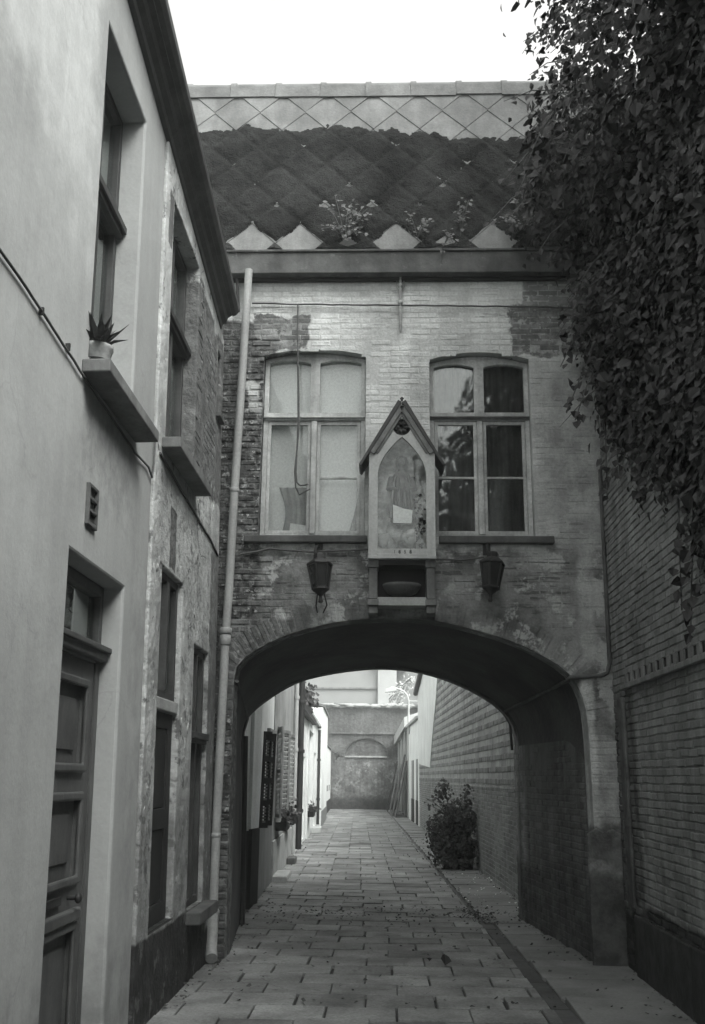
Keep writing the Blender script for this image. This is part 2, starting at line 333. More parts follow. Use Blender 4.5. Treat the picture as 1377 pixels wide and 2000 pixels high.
M['endwall'] = material('mottled_end_wall', .11, dirt=.42, dscale=.9, streak=.2, fine=.35, fscale=9, bump=.02, bscale=8, seed=45, zones=(dict(ax='xz', r=(-6, 4, -.2, .78), val=.045, var=.35, warp=.05, soft=.08, seed=50.), dict(ax='xz', r=(-2.9, .9, .6, 2.6), val=.13, var=.4, warp=.2, soft=.3, vscale=2, speck=(.24, .56, 3), seed=51.)))
M['endcap'] = material('crumbling_lime_cap', .36, dirt=.3, dscale=2, bump=.03, bscale=6, seed=46)
M['far_grey'] = material('far_grey_render', .27, dirt=.10, dscale=.5, bump=.004, seed=47)
M['far_pale'] = material('far_pale_render', .42, dirt=.1, dscale=.5, bump=.004, seed=48)
M['far_brick'] = material('far_brick', .26, dirt=.3, dscale=1.5, bump=.01, seed=49)
M['paper'] = material('white_paper', .85, dirt=.03, dscale=6, bump=0, seed=50)
M['statue'] = material('painted_plaster_figure', .085, dirt=.5, dscale=14, bump=.002, rough=.5, seed=51)
M['cloth'] = material('pale_cloth', .46, dirt=.25, dscale=12, bump=.003, seed=52)
M['rosette'] = material('dark_rosette', .045, dirt=.4, dscale=16, bump=.004, seed=53)
M['panel_back'] = material('mottled_backboard', .62, dirt=.6, dscale=6, bump=.002, seed=54)
M['ink'] = material('black_lettering', .07, dirt=.1, bump=0, seed=55)
M['pot'] = material('pale_pot', .30, dirt=.3, dscale=12, bump=.002, seed=56)
M['glass'] = glass('window_glass', .03, .7, .93)
M['glass_shrine'] = glass('shrine_glass', .02, .55, .97)
M['glass_dark'] = glass('old_window_glass', .03, 1.7, .75)

# ------------------------------------------------------------------ masonry builder
def unit_bricks(n=8, chu=.035, chv=.11, spread=.22):
    out = []
    for i in range(n):
        j = lambda s: random.uniform(-s, s)
        r = [(-.5, -.5), (.5, -.5), (.5, .5), (-.5, .5)]
        r = [(a + j(.012), b + j(.05)) for a, b in r]
        dz = [random.uniform(-.08, .08) for _ in range(4)]
        q = [(a * (1 - 2 * chu), b * (1 - 2 * chv)) for a, b in r]
        V = [(a, b, 0) for a, b in r] + [(a, b, .72) for a, b in r] + [(a, b, 1 + d) for (a, b), d in zip(q, dz)]
        F_ = []
        for lo, hi in ((0, 4), (4, 8)):
            for k in range(4): m = (k + 1) % 4; F_.append((lo + k, lo + m, hi + m, hi + k))
        F_.append((8, 9, 10, 11)); out.append((V, F_, random.uniform(-spread, spread)))
    return out
UB = unit_bricks()

def frame_matrix(F, a, b, c, w, h, d):
    o = F(a, b, c); m = Matrix.Identity(4)
    for i in range(3):
        m[i][0] = F.u[i] * w; m[i][1] = F.v[i] * h; m[i][2] = F.n[i] * d; m[i][3] = o[i]
    return m

def lay_bricks(name, F, items, mat, parent, nmax=300, field='brick_field'):
    """items: (a, b, w, h, c0, depth[, rot]) rectangles in frame F; the nmax that show largest become objects, the rest one part"""
    meshes = []
    for V, Fc, t in UB:
        me = bpy.data.meshes.new(name); me.from_pydata(V, [], Fc)
        at = me.attributes.new('tone', 'FLOAT', 'FACE'); at.data.foreach_set('value', [t] * len(Fc)); me.materials.append(mat); meshes.append(me)
    def score(it):
        p = F(it[0], it[1], 0); q = visible_px(p)
        if q is None: return 1e9
        out = max(0, -q[0], q[0] - 1377, -q[1], q[1] - 2000)
        return (p - EYE).length * (1 if out < 10 else 50) / max(.4, it[2] / .21)
    items = sorted(items, key=score); k = 0; rest = MB()
    for it in items:
        a, b, w, h, c0, d = it[:6]; m = frame_matrix(F, a, b, c0, w, h, d)
        if len(it) > 6: m = m @ Matrix.Diagonal((1 / w, 1 / h, 1, 1)) @ Matrix.Rotation(it[6], 4, 'Z') @ Matrix.Diagonal((w, h, 1, 1))
        i = random.randrange(len(UB))
        if k < nmax:
            o = bpy.data.objects.new(name, meshes[i]); COL.objects.link(o); o.parent = parent
            o.matrix_parent_inverse = world_of(parent).inverted() @ m; k += 1
        else:
            V, Fc, t = UB[i]; rest.add([m @ Vector(p) for p in V], Fc, t)
    if rest.v: rest.build(field, mat, parent, kind='stuff', recalc=False)

def courses(a0, a1, b0, b1, w=.215, h=.055, j=.010, c=.0, d=.012, holes=None, wob=0.004, half=True, dj=.003):
    out = []; b = b0; r = 0
    while b < b1 - .01:
        hh = min(h, b1 - b); a = a0 - (w + j) * (.5 if (r % 2 and half) else random.uniform(.0, .08) if half else random.random()); r += 1
        segs = [(a0, a1)]
        for lo, hi in (holes(b + hh / 2) if holes else []):
            ns = []
            for s0, s1 in segs:
                if hi <= s0 or lo >= s1: ns.append((s0, s1)); continue
                if lo > s0: ns.append((s0, lo))
                if hi < s1: ns.append((hi, s1))
            segs = ns
        while a < a1:
            for s0, s1 in segs:
                x0, x1 = max(a, s0), min(a + w, s1)
                if x1 - x0 > .03:
                    out.append(((x0 + x1) / 2, b + hh / 2 + random.uniform(-wob, wob), x1 - x0, hh, c, d + random.uniform(-dj, dj)))
            a += w + j
        b += h + j
    return out

def resample(pts, n):
    pts = [Vector((p[0], p[1], 0)) for p in pts]
    for _ in range(2):
        q = [pts[0]]
        for i in range(len(pts) - 1):
            q += [pts[i].lerp(pts[i + 1], .25), pts[i].lerp(pts[i + 1], .75)]
        pts = q + [pts[-1]]
    ds = [0]
    for i in range(1, len(pts)): ds.append(ds[-1] + (pts[i] - pts[i - 1]).length)
    out = []; k = 0
    for i in range(n):
        t = ds[-1] * i / (n - 1)
        while k < len(ds) - 2 and ds[k + 1] < t: k += 1
        f = (t - ds[k]) / max(1e-9, ds[k + 1] - ds[k]); p = pts[k].lerp(pts[k + 1], min(1, f)); out.append((p.x, p.y))
    return out

# ================================================================== ground
gm = MB(); gm.box(WORLD, -59, 59, -39, 94, -.5, -.035)
tag(gm.build('ground', M['soil']), kind='structure')

pav = empty('pavement'); tag(pav, kind='structure')
def left_edge(y):
    if y < 10: return -1.66
    if y < 13.2: return -1.52 - .08 * (y - 10)
    return -1.74 - .031 * (y - 13.2)
def gully_x(y): return 1.20 - .0275 * (y - 10)
def right_edge(y):
    if y < 10: return 2.24
    if y < 13.3: return 1.97 - .105 * (y - 10)
    return 1.94 - .033 * (y - 13.2)
rows = []; y = 5.2; r = 0
while y < 55.4:
    d = .418 if y < 16 else .50
    x0, x1 = left_edge(y + d / 2) + .0, gully_x(y + d / 2) - .01
    sh = -.0275 * (y - 10)
    st = (.265 if r % 2 else 0) + random.uniform(-.03, .03) + sh
    if y > 16: st = random.choice((0, 0, .26)) + sh
    a = -2.6 + st
    while a < x1:
        w = .53
        p0, p1 = max(a, x0), min(a + w, x1)
        if p1 - p0 > .05: rows.append((p0, p1, y, y + d, 'p'))
        a += w
    # slabs beyond the gully
    sx0, sx1 = gully_x(y + d / 2) + (.135 if y < 12.7 else .04), right_edge(y + d / 2)
    if sx1 - sx0 > .05:
        if r % 2 == 0 and y < 40: rows.append((sx0, sx1, y, y + 2 * d, 's'))
        elif y >= 40: rows.append((sx0, sx1, y, y + d, 's'))
    y += d; r += 1
def paver(mb, it):
    p0, p1, y0, y1, k = it
    g = .010; t = random.gauss(-.02, .13) if k == 'p' else random.uniform(-.10, .08)
    if random.random() < .08: t += .22
    z = random.uniform(-.008, .006); tx, ty = random.uniform(-.012, .012), random.uniform(-.014, .014)
    gy = g * random.choice((.25, .4, .6, 1.2)) ; gx = g * random.choice((.25, .4, .7, 1.3))
    w, d = (p1 - p0) / 2, (y1 - y0) / 2; c = 0.006
    F = Frame(((p0 + p1) / 2, (y0 + y1) / 2, z), (1, 0, tx), (0, 1, ty), (-tx, -ty, 1))
    mb.box(F, -w + gx, w - gx, -d + gy, d - gy, -.05, 0, t, ch=c)
rows.sort(key=lambda it: abs(it[2] - 8.0) if it[2] > 7.6 else 60 - it[2])
rest, rests = MB(), MB()
for i, it in enumerate(rows):
    near = i < 300
    mb = MB() if near else (rest if it[4] == 'p' else rests)
    paver(mb, it)
    if near: mb.build('paver' if it[4] == 'p' else 'kerb_slab', M['paver'] if it[4] == 'p' else M['slab'], pav, recalc=False)
rest.build('paver_field', M['paver'], pav, kind='stuff', recalc=False)
rests.build('kerb_slab_field', M['slab'], pav, kind='stuff', recalc=False)
gu = MB(); y = 5.2
while y < 55:
    w = .0675 if y < 12.6 else .02
    q_ = .0675 if y < 12.6 else .018; x = gully_x(y) + q_; x2 = gully_x(y + 1.02) + q_
    F = Frame((0, 0, -.03 if y < 12.6 else -.012), (1, 0, 0), (0, 1, 0), (0, 0, 1))
    gu.hexa([(x - w, y, -.06), (x + w, y, -.06), (x2 + w, y + 1.0, -.06), (x2 - w, y + 1.0, -.06), (x - w, y, -.022), (x + w, y, -.022), (x2 + w, y + 1.0, -.022), (x2 - w, y + 1.0, -.022)], random.uniform(-.3, .3)); y += 1.02
gu.build('gully', M['gully'], pav)

# ================================================================== gatehouse
FF = Frame((0, 10, 0), (1, 0, 0), (0, 0, 1), (0, -1, 0))
gate = thing('gatehouse', 'flaking whitewashed brick gatehouse bridging the alley over a low wide arch', 'gatehouse', loc=(0, 10, 0))
NP = 72
front_pts = [(-1.50, -.2), (-1.51, 1.4), (-1.525, 2.45), (-1.527, 2.60), (-1.50, 2.72), (-1.42, 2.80), (-1.313, 2.877), (-1.008, 3.033), (-.597, 3.145), (-.288, 3.187), (.125, 3.203), (.45, 3.185), (.74, 3.127), (1.247, 2.987), (1.596, 2.812), (1.816, 2.662), (1.931, 2.439), (1.966, 2.144), (1.97, 1.5), (1.97, -.2)]
rear_pts = [(-1.77, -.2), (-1.82, 1.2), (-1.88, 1.95), (-1.88, 2.1), (-1.85, 2.3), (-1.769, 2.423), (-1.574, 2.589), (-1.211, 2.824), (-.776, 2.941), (-.239, 3.012), (.0, 3.012), (.231, 3.002), (.632, 2.926), (1.096, 2.744), (1.455, 2.518), (1.613, 2.293), (1.655, 2.0), (1.64, 1.5), (1.63, -.2)]
front = resample(front_pts, NP); rear = resample(rear_pts, NP)
def arched(a0, a1, b0, b1, rise, n=10):
    return [(a0, b0), (a1, b0)] + [(a1 + (a0 - a1) * i / n, b1 + rise * (1 - (2 * i / n - 1) ** 2)) for i in range(n + 1)]
WIN1 = (-1.335, -.232, 4.04, 6.06, .07); WIN2 = (.448, 1.518, 4.04, 6.005, .085)
arch_loop = [(a, b) for a, b in front]
outline = [(-3.2, -.2), (-1.50, -.2)] + arch_loop[1:-1] + [(1.97, -.2), (4.4, -.2), (4.4, 7.25), (-3.2, 7.25)]
fw = MB(); fw.prism(FF, outline, -.30, .0, holes=[arched(*WIN1), arched(*WIN2)])
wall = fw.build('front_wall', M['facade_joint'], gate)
def prof_at(b, prof):
    xs = []
    for i in range(len(prof) - 1):
        (x0, z0), (x1, z1) = prof[i], prof[i + 1]
        if (z0 - b) * (z1 - b) <= 0 and z0 != z1: xs.append(x0 + (x1 - x0) * (b - z0) / (z1 - z0))
    return (min(xs), max(xs)) if len(xs) > 1 else None
ring = []
for i, (a, b) in enumerate(front):
    p, q = front[max(0, i - 1)], front[min(NP - 1, i + 1)]; d = Vector((q[0] - p[0], q[1] - p[1])).normalized(); nrm = Vector((-d.y, d.x))
    e = .235 if b > 2.3 else 0.0
    ring.append((a + nrm.x * e, b + nrm.y * e))
def fac_holes(b):
    h = []
    s = prof_at(b, ring)
    if s: h.append((s[0] - .004, s[1] + .004))
    elif b < 3.45: pass
    for a0, a1, b0, b1, rise in (WIN1, WIN2):
        if b0 < b < b1: h.append((a0, a1))
        elif b1 <= b < b1 + rise:
            t = math.sqrt(max(0, 1 - (b - b1) / rise)) * (a1 - a0) / 2; h.append(((a0 + a1) / 2 - t, (a0 + a1) / 2 + t))
    return h
items = courses(-1.80, 2.24, .0, 7.05, .205, .054, .011, c=-.008, d=.0098, holes=fac_holes, wob=.007, dj=.0028)
items = [it for it in items if not (-1.52 < it[0] < 1.97 and it[1] < 2.3)]
items = [(it[0], it[1], it[2] - random.uniform(0, .012), it[3] - random.uniform(0, .008), it[4], it[5] + random.uniform(-.001, .012)) if it[0] < -1.25 and it[1] < 6.3 else it for it in items]
# radial bricks of the arch ring
dense = resample(front_pts, 400); acc = 0; last = dense[0]
for i in range(1, 399):
    acc += math.hypot(dense[i][0] - last[0], dense[i][1] - last[1]); last = dense[i]
    if dense[i][1] > 2.32 and acc > .066:
        acc = 0; d = Vector((dense[i + 1][0] - dense[i - 1][0], dense[i + 1][1] - dense[i - 1][1])).normalized(); nrm = Vector((-d.y, d.x))
        cx, cz = dense[i][0] + nrm.x * .115, dense[i][1] + nrm.y * .115
        items.append((cx, cz, .22, .056, -.008, .0125 + random.uniform(-.003, .003), math.atan2(nrm.y, nrm.x)))
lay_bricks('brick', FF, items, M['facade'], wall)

# passage: vault and side walls
vt = MB(); P = []
NS = 8
for s in range(NS + 1):
    t = s / NS; yy = 10.30 + 2.9 * t
    for (a, b), (a2, b2) in zip(front, rear): P.append((a + (a2 - a) * t, yy, b + (b2 - b) * t))
fs = [(s * NP + i, s * NP + i + 1, (s + 1) * NP + i + 1, (s + 1) * NP + i) for s in range(NS) for i in range(NP - 1)]
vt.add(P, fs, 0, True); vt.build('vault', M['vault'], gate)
rw = MB(); rw.prism(Frame((0, 13.2, 0), (1, 0, 0), (0, 0, 1), (0, 1, 0)), [(-3.2, -.2), (-1.77, -.2)] + rear[1:-1] + [(1.63, -.2), (4.4, -.2), (4.4, 7.25), (-3.2, 7.25)], -.25, 0)
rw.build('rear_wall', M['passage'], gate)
u = Vector((1.633 - 1.97, 2.9, 0)); ln = u.length; u.normalize()
FP = Frame((1.97, 10.3, 0), u, (0, 0, 1), (-u.y, u.x, 0))
pw = MB(); pw.box(FP, -.02, ln, -.2, 2.05, -.2, .002)
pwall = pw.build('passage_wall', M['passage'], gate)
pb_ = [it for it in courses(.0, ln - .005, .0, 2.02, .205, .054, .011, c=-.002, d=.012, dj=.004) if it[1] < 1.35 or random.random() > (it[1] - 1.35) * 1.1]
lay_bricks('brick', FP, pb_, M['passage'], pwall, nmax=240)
sh = MB(); sh.box(WORLD, -3.2, 4.4, 10.3, 12.95, 3.32, 3.45)
for x in (-3.2, 4.25): sh.box(WORLD, x, x + .15, 10.3, 12.95, 0, 7.25)
sh.build('floor_and_gables', M['room'], gate)
# broken plinth at the right-hand pier
pl = MB()
pl.prism(FF, [(1.90, -.2), (2.215, -.2), (2.215, 1.16), (2.15, 1.20), (2.05, 1.17), (1.985, 1.21), (1.90, 1.15)], -.02, .02)
pl.build('plinth', M['facade'], gate, bevel=.012)

# windows of the gatehouse
def facade_window(spec, bars, name='window'):
    a0, a1, b0, b1, rise = spec; cx = (a0 + a1) / 2; c = -.115
    w = empty(name, (cx, 10, b0), gate)
    w.matrix_parent_inverse = world_of(gate).inverted()
    f = MB(); fwid = .052
    f.prism(FF, arched(a0 + .005, a1 - .005, b0, b1 - .01, rise), c - .05, c + .02, holes=[arched(a0 + fwid, cx - .052, 5.435, b1 - .055, rise * .45), arched(cx + .052, a1 - fwid, 5.435, b1 - .055, rise * .45), [(a0 + fwid, b0 + .05), (a1 - fwid, b0 + .05), (a1 - fwid, 5.335), (a0 + fwid, 5.335)]])
    f.build('frame', M['wood_white'], w, bevel=.006)
    t = MB(); t.box(FF, a0 + .006, a1 - .006, 5.365, 5.385, c + .0205, c + .055); t.box(FF, a0 + .006, a1 - .006, 5.345, 5.3645, c + .0205, c + .035)
    t.build('transom', M['wood_white'] if bars[0] == 0 else M['wood_grey'], w, bevel=.004)
    mid = MB(); mid.box(FF, cx - .03, cx + .03, b0 + .05, 5.335, c - .03, c + .034); mid.build('meeting_stile', M['wood_white'], w, bevel=.006)
    for i, (l, r_) in enumerate(((a0 + fwid, cx - .03), (cx + .03, a1 - fwid))):
        s = MB(); k = .038; lo, hi = b0 + .052, 5.333
        s.prism(FF, [(l + .002, lo), (r_ - .002, lo), (r_ - .002, hi), (l + .002, hi)], c - .03, c + .010, holes=[[(l + k, lo + k), (r_ - k, lo + k), (r_ - k, hi - k), (l + k, hi - k)]])
        if bars[i]: s.box(FF, l + k - .002, r_ - k + .002, 4.695, 4.720, c - .02, c + .008)
        s.build('sash', M['wood_white'], w, bevel=.005)
        g = MB()
        if bars[i]: g.box(FF, l + k, r_ - k, lo + k, 4.695, c - .012, c - .008); g.box(FF, l + k, r_ - k, 4.72, hi - k, c - .012, c - .008)
        else: g.box(FF, l + k, r_ - k, lo + k, hi - k, c - .012, c - .008)
        g.build('pane', M['glass'] if name == 'window' and a0 < 0 else M['glass_dark'], w)
        g = MB(); l2, r2 = ((a0 + fwid, cx - .052), (cx + .052, a1 - fwid))[i]; g.box(FF, l2, r2, 5.435, b1 + rise * .2 - .03, c - .032, c - .028); g.build('pane', M['glass'] if a0 < 0 else M['glass_dark'], w)
    return w
w1 = facade_window(WIN1, (0, 1)); w2 = facade_window(WIN2, (1, 1))
# roller blind and grey net shapes painting the gable reflection of the pale window
b = MB(); b.box(FF, -1.30, -.26, 4.05, 6.12, -.205, -.198); b.build('blind', M['curtain'], gate)
for x0, x1, tl, tr, zt in ((-1.13, -.84, -1.155, -.84, 4.62), (-.42, -.26, -.30, -.25, 4.9)):
    c_ = MB(); V = []; nx, nz = 14, 10
    for iz in range(nz + 1):
        t = iz / nz
        for ix in range(nx + 1):
            s_ = ix / nx; la = x0 + (tl - x0) * t ** 1.6 + .06 * math.sin(t * 3.1) ; ra = x1 + (tr - x1) * t
            V.append(FF(la + (ra - la) * s_, 4.06 + (zt - 4.06) * t, -.185 + .008 * math.sin(s_ * 26)))
    c_.add(V, [(j * (nx + 1) + i, j * (nx + 1) + i + 1, (j + 1) * (nx + 1) + i + 1, (j + 1) * (nx + 1) + i) for j in range(nz) for i in range(nx)], 0, True)
    c_.build('reflection_net', M['reflection_grey'], gate)
cd = MB(); cd.prism(FF, [(-1.03, 4.10), (-.85, 4.10), (-.852, 4.20), (-1.02, 4.225)], -.172, -.168)
tag(cd.build('white_card', M['paper']), 'white card propped at the foot of the left pale window', 'card')
nc = MB(); V = []; nx = 60  # curtain added to lighten the panes of the dark window
for iz in range(2):
    for ix in range(nx + 1): V.append(FF(.46 + 1.05 * ix / nx, 4.05 + 2.05 * iz, -.24 + .018 * math.sin(ix * 1.1) + .010 * math.sin(ix * .37)))
nc.add(V, [(i, i + 1, nx + 2 + i, nx + 1 + i) for i in range(nx)], 0, True)
M['curtain_added'] = material('added_curtain', .24, dirt=.35, dscale=3, streak=.4, bump=0, seed=67)
nc.build('added_curtain', M['curtain_added'], gate)
# sills
s = MB(); s.box(FF, -1.47, -.205, 3.965, 4.04, -.11, .075); s.build('window_sill', M['stone_dark'], gate, bevel=.01)
s = MB(); s.box(FF, .53, 1.70, 3.965, 4.04, -.11, .075); s.build('window_sill', M['stone_dark'], gate, bevel=.01)

# gutter board
g = MB(); g.box(FF, -3.2, 4.4, 6.965, 7.215, .0, .15); g.box(FF, -3.2, 4.4, 7.2155, 7.245, -.02, .17); g.build('gutter_board', M['gutter'], gate, bevel=.008)
g = MB(); g.box(FF, -3.2, 4.4, 6.925, 6.9645, .0, .05); g.build('soffit_shade', M['wood_black'], gate, bevel=.006)  # black strip puts the shade under the gutter into colour

# slate-hung roof slope
SL = R(80)
FR = Frame((0, 9.93, 7.294), (1, 0, 0), (0, math.cos(SL), math.sin(SL)), (0, -math.sin(SL), math.cos(SL)))
rb = MB(); rb.box(FR, -3.2, 4.4, -.1, 2.42, -.12, -.012)
top = FR(0, 2.42, -.05)
rb.hexa([(-3.2, top.y, top.z - .1), (4.4, top.y, top.z - .1), (4.4, 13.2, top.z - .6), (-3.2, 13.2, top.z - .6), (-3.2, top.y, top.z), (4.4, top.y, top.z), (4.4, 13.2, top.z - .5), (-3.2, 13.2, top.z - .5)])
rb.box(WORLD, -3.2, 4.4, 13.0, 13.2, 7.2, top.z - .55)
roof = rb.build('roof', M['ridge'], gate)
HW, HH = .2715, .281
bare = {}
def slate(a, b, tone):
    mb = MB()
    if b + HH > 2.5:
        k = 1 - (2.46 - b) / HH
        mb.prism(FR, [(a, b - HH + .004), (a + HW - .006, b), (a + (HW - .006) * k, 2.46), (a - (HW - .006) * k, 2.46), (a - HW + .006, b)], -.006, .010, tone); mb.build('slate', M['slate'], roof); return
    w, h = HW + .006, HH + .012
    pts = [(a, b - h), (a + w, b), (a, b + h), (a - w, b)]
    lo, hi = .0, 0.007
    def c(p): return .018 * (b + h - p[1]) / (2 * h) - .010
    V = [FR(p[0], p[1], c(p)) for p in pts] + [FR(a + (p[0] - a) * .985, b + (p[1] - b) * .985, c(p) + .007) for p in pts]
    mb.hexa(V, tone); mb.build('slate', M['slate'], roof, recalc=False)
k = 0; b_ = .37 - HH - 2 * HH
r = -2
while True:
    bc = .376 - HH + r * HH
    if bc > 2.45: break
    off = 0 if r % 2 == 0 else HW
    for i in range(-8, 10):
        a = -.446 - 2 * HW * 1 + off + i * 2 * HW
        if -2.9 < a < 3.3 and bc > -.05 : slate(a + random.uniform(-.006, .006), bc + random.uniform(-.006, .006), random.uniform(-.13, .13))
    r += 1
# ridge tiles
x = -3.0; i = 0
while x < 4.2:
    t = MB(); n = 10; V = []
    for e, rr in ((x, .100), (x + .07, .100), (x + .07, .086), (x + .545, .084)):
        for q in range(n + 1):
            th = math.pi * (q / n) * 1.0
            V.append((e, 0, 0)); p = FR(e, 2.50, -.06) ; V[-1] = (p.x, p.y - math.cos(th) * rr * .9 , p.z - .02 + math.sin(th) * rr + random.uniform(-.003, .003))
    t.add(V, [(j * (n + 1) + q, j * (n + 1) + q + 1, (j + 1) * (n + 1) + q + 1, (j + 1) * (n + 1) + q) for j in range(3) for q in range(n)], random.uniform(-.2, .2), True)
    t.box(FR, x, x + .54, 2.30 + random.uniform(-.012, .012), 2.47, -.01, .028, random.uniform(-.2, .2))
    t.build('ridge_tile', M['ridge'], roof); x += .545
# moss cushions: a height field over the slates
mo = MB(); da = .0155; na, nb_ = int(5.9 / da), int(1.9 / da); H_ = {}
def lat(a, b):
    """0 at a slate's edges, 1 at its middle, and the height inside the slate"""
    ca, cb = (a + .446) / HW, (b - .376) / HH
    p, q = (ca + cb) / 2, (ca - cb) / 2
    return min(abs(p - round(p)), abs(q - round(q)))
bares = [(-.982, .088, .26), (.09, .088, .26), (1.162, .088, .25), (-.715, .60, .10), (-.18, .60, .10), (-.446, .90, .05), (.62, .88, .055), (-1.52, .10, .22), (.64, .06, .16), (-.44, .05, .15), (1.42, .62, .08), (.36, .61, .05), (-1.26, .61, .05)]
for ia in range(na + 1):
    for ib in range(nb_ + 1):
        a = -2.5 + ia * da; b = .0 + ib * da
        topb = 1.80 + .10 * noise.noise((a * 2.1, 3.3, 0)) + .07 * noise.noise((a * 7, 1.3, 0)) - .18 * max(0, min(1, (a + .3) / 1.6)) * 1
        l_ = lat(a, b)
        h = .028 + .010 * noise.noise((a * 2.2, b * 2.2, 1)) + .005 * noise.noise((a * 11, b * 11, 2)) + .006 * noise.noise((a * 34, b * 34, 5)) - .020 * (1 - min(1, l_ * 6)) ** 1.5
        fz = .5 * noise.noise((a * 15, b * 15, 11)) + .35 * noise.noise((a * 32, b * 32, 12))
        e = min((topb - b) / .10 + fz * .6, 1.0)
        e = min(e, (b + .05) / .05)
        for (ba, bb, br) in bares:
            dd = abs(a - ba) / HW + abs(b - bb) / HH
            if br > .2: e = min(e, (dd - .97 + .10 * noise.noise((a * 6, b * 6, 7))) / .12 + fz * .5 + (.6 if noise.noise((a * 5, b * 5, 21)) > .33 else 0))
            else: e = min(e, (abs(a - ba) + abs(b - bb - br * .2) * (1.2 if b > bb else 2.2) - br * .7 + .02 * noise.noise((a * 20, b * 20, 7))) / .05)
        H_[ia, ib] = h * max(-.6, min(1, e)) + .008
idx = {}
V = []; Fm = []
for (ia, ib), h in H_.items():
    idx[ia, ib] = len(V); V.append(FR(-2.5 + ia * da, ib * da, h))
for ia in range(na):
    for ib in range(nb_):
        q = [(ia, ib), (ia + 1, ib), (ia + 1, ib + 1), (ia, ib + 1)]
        if max(H_[k] for k in q) > .014: Fm.append(tuple(idx[k] for k in q))
mo.add(V, Fm, 0, True); mo.build('moss', M['moss'], roof, kind='stuff', recalc=False)

# ================================================================== leaves
def leaf_mesh(name, mat, L_, W_, tone, curl=.25):
    V = [(0, 0, 0), (-W_ * .5, L_ * .32, .03 * L_ + curl * W_ * .3), (W_ * .5, L_ * .32, .03 * L_ + curl * W_ * .3), (0, L_ * .45, 0), (-W_ * .30, L_ * .72, curl * W_ * .1), (W_ * .30, L_ * .72, curl * W_ * .1), (0, L_, -curl * L_ * .25)]
    F_ = [(0, 3, 1), (0, 2, 3), (1, 3, 4), (2, 5, 3), (4, 3, 6), (3, 5, 6)]
    return V, F_
def rot_to(n, spin):
    q = Vector(n).normalized().to_track_quat('Z', 'Y'); return q.to_matrix() @ Matrix.Rotation(spin, 3, 'Z')
def put_leaf(mb, p, n, spin, s, kind, tone):
    V, F_ = kind; m = rot_to(n, spin); p = Vector(p)
    mb.add([p + m @ (Vector(v) * s) for v in V], F_, tone)
LEAF = [leaf_mesh('l', None, 1, .82, 0), leaf_mesh('l', None, 1, .62, 0), leaf_mesh('l', None, 1, .95, 0, .4)]
def plant_leaves(parent, pts, mat, nobj=0, fname='foliage', score=None):
    """pts: (position, normal, spin, size, tone)"""
    if score: pts = sorted(pts, key=score)
    mb = MB(); meshes = []
    if nobj:
        for kd in LEAF:
            for t in (-.25, .0, .3):
                q = MB(); q.add(kd[0], kd[1], t); me = bpy.data.meshes.new('leaf'); me.from_pydata(q.v, [], q.f)
                at = me.attributes.new('tone', 'FLOAT', 'FACE'); at.data.foreach_set('value', q.t); me.materials.append(mat); meshes.append(me)
    pin = world_of(parent).inverted() if parent else None
    for i, (p, n, sp, s_, t) in enumerate(pts):
        if i < nobj:
            o = bpy.data.objects.new('leaf', random.choice(meshes)); COL.objects.link(o); o.parent = parent
            o.matrix_parent_inverse = pin @ (Matrix.Translation(p) @ rot_to(n, sp).to_4x4() @ Matrix.Diagonal((s_, s_, s_, 1)))
        else: put_leaf(mb, p, n, sp, s_, random.choice(LEAF), t)
    if mb.v: mb.build(fname, mat, parent, kind='stuff', recalc=False)

# weeds rooted in the gutter and on the slates
def weed(a, b, w, h, n, label, down=0.0):
    base = FR(a, b, .05)
    t = thing('gutter_weed', label, 'weed', loc=base)
    st = MB(); pts = []
    for k in range(max(4, n // 9)):
        dx = random.uniform(-w, w); hh = h * random.uniform(.4, 1)
        p0, p2 = Vector(base), Vector((base.x + dx, base.y - random.uniform(.02, .16), base.z + hh - down * random.random()))
        p1 = (p0 + p2) / 2 + Vector((dx * .1, -.04, .05)); st.tube([p0, p1, p2], .004, 5)
        for q in range(9):
            t_ = random.uniform(.3, 1.05); p = p0.lerp(p1, t_ * 2) if t_ < .5 else p1.lerp(p2, (t_ - .5) * 2)
            p = p + Vector((random.uniform(-.05, .05), random.uniform(-.05, .03), random.uniform(-.04, .04)))
            pts.append((p, Vector((random.uniform(-.6, .6), -1, random.uniform(.0, 1.2))), random.uniform(0, 6.28), random.uniform(.028, .06), random.uniform(-.4, .5)))
    st.build('stem', M['bark'], t); plant_leaves(t, pts, M['leaf_pale'])
weed(-.48, .12, .26, .52, 150, 'leafy weed clump rooted in the gutter above the pale curtained window', .35)
weed(.33, .10, .12, .26, 40, 'small sprawling weed in the gutter just right of the middle bare slate')
weed(.80, .14, .14, .40, 45, 'thin upright weed in the gutter left of the last bare slate')
weed(1.45, .12, .22, .22, 60, 'low weed spreading in the gutter beside the creeper')
weed(.62, .02, .12, .05, 40, 'trailing weed hanging over the gutter board above the dark window', .30)

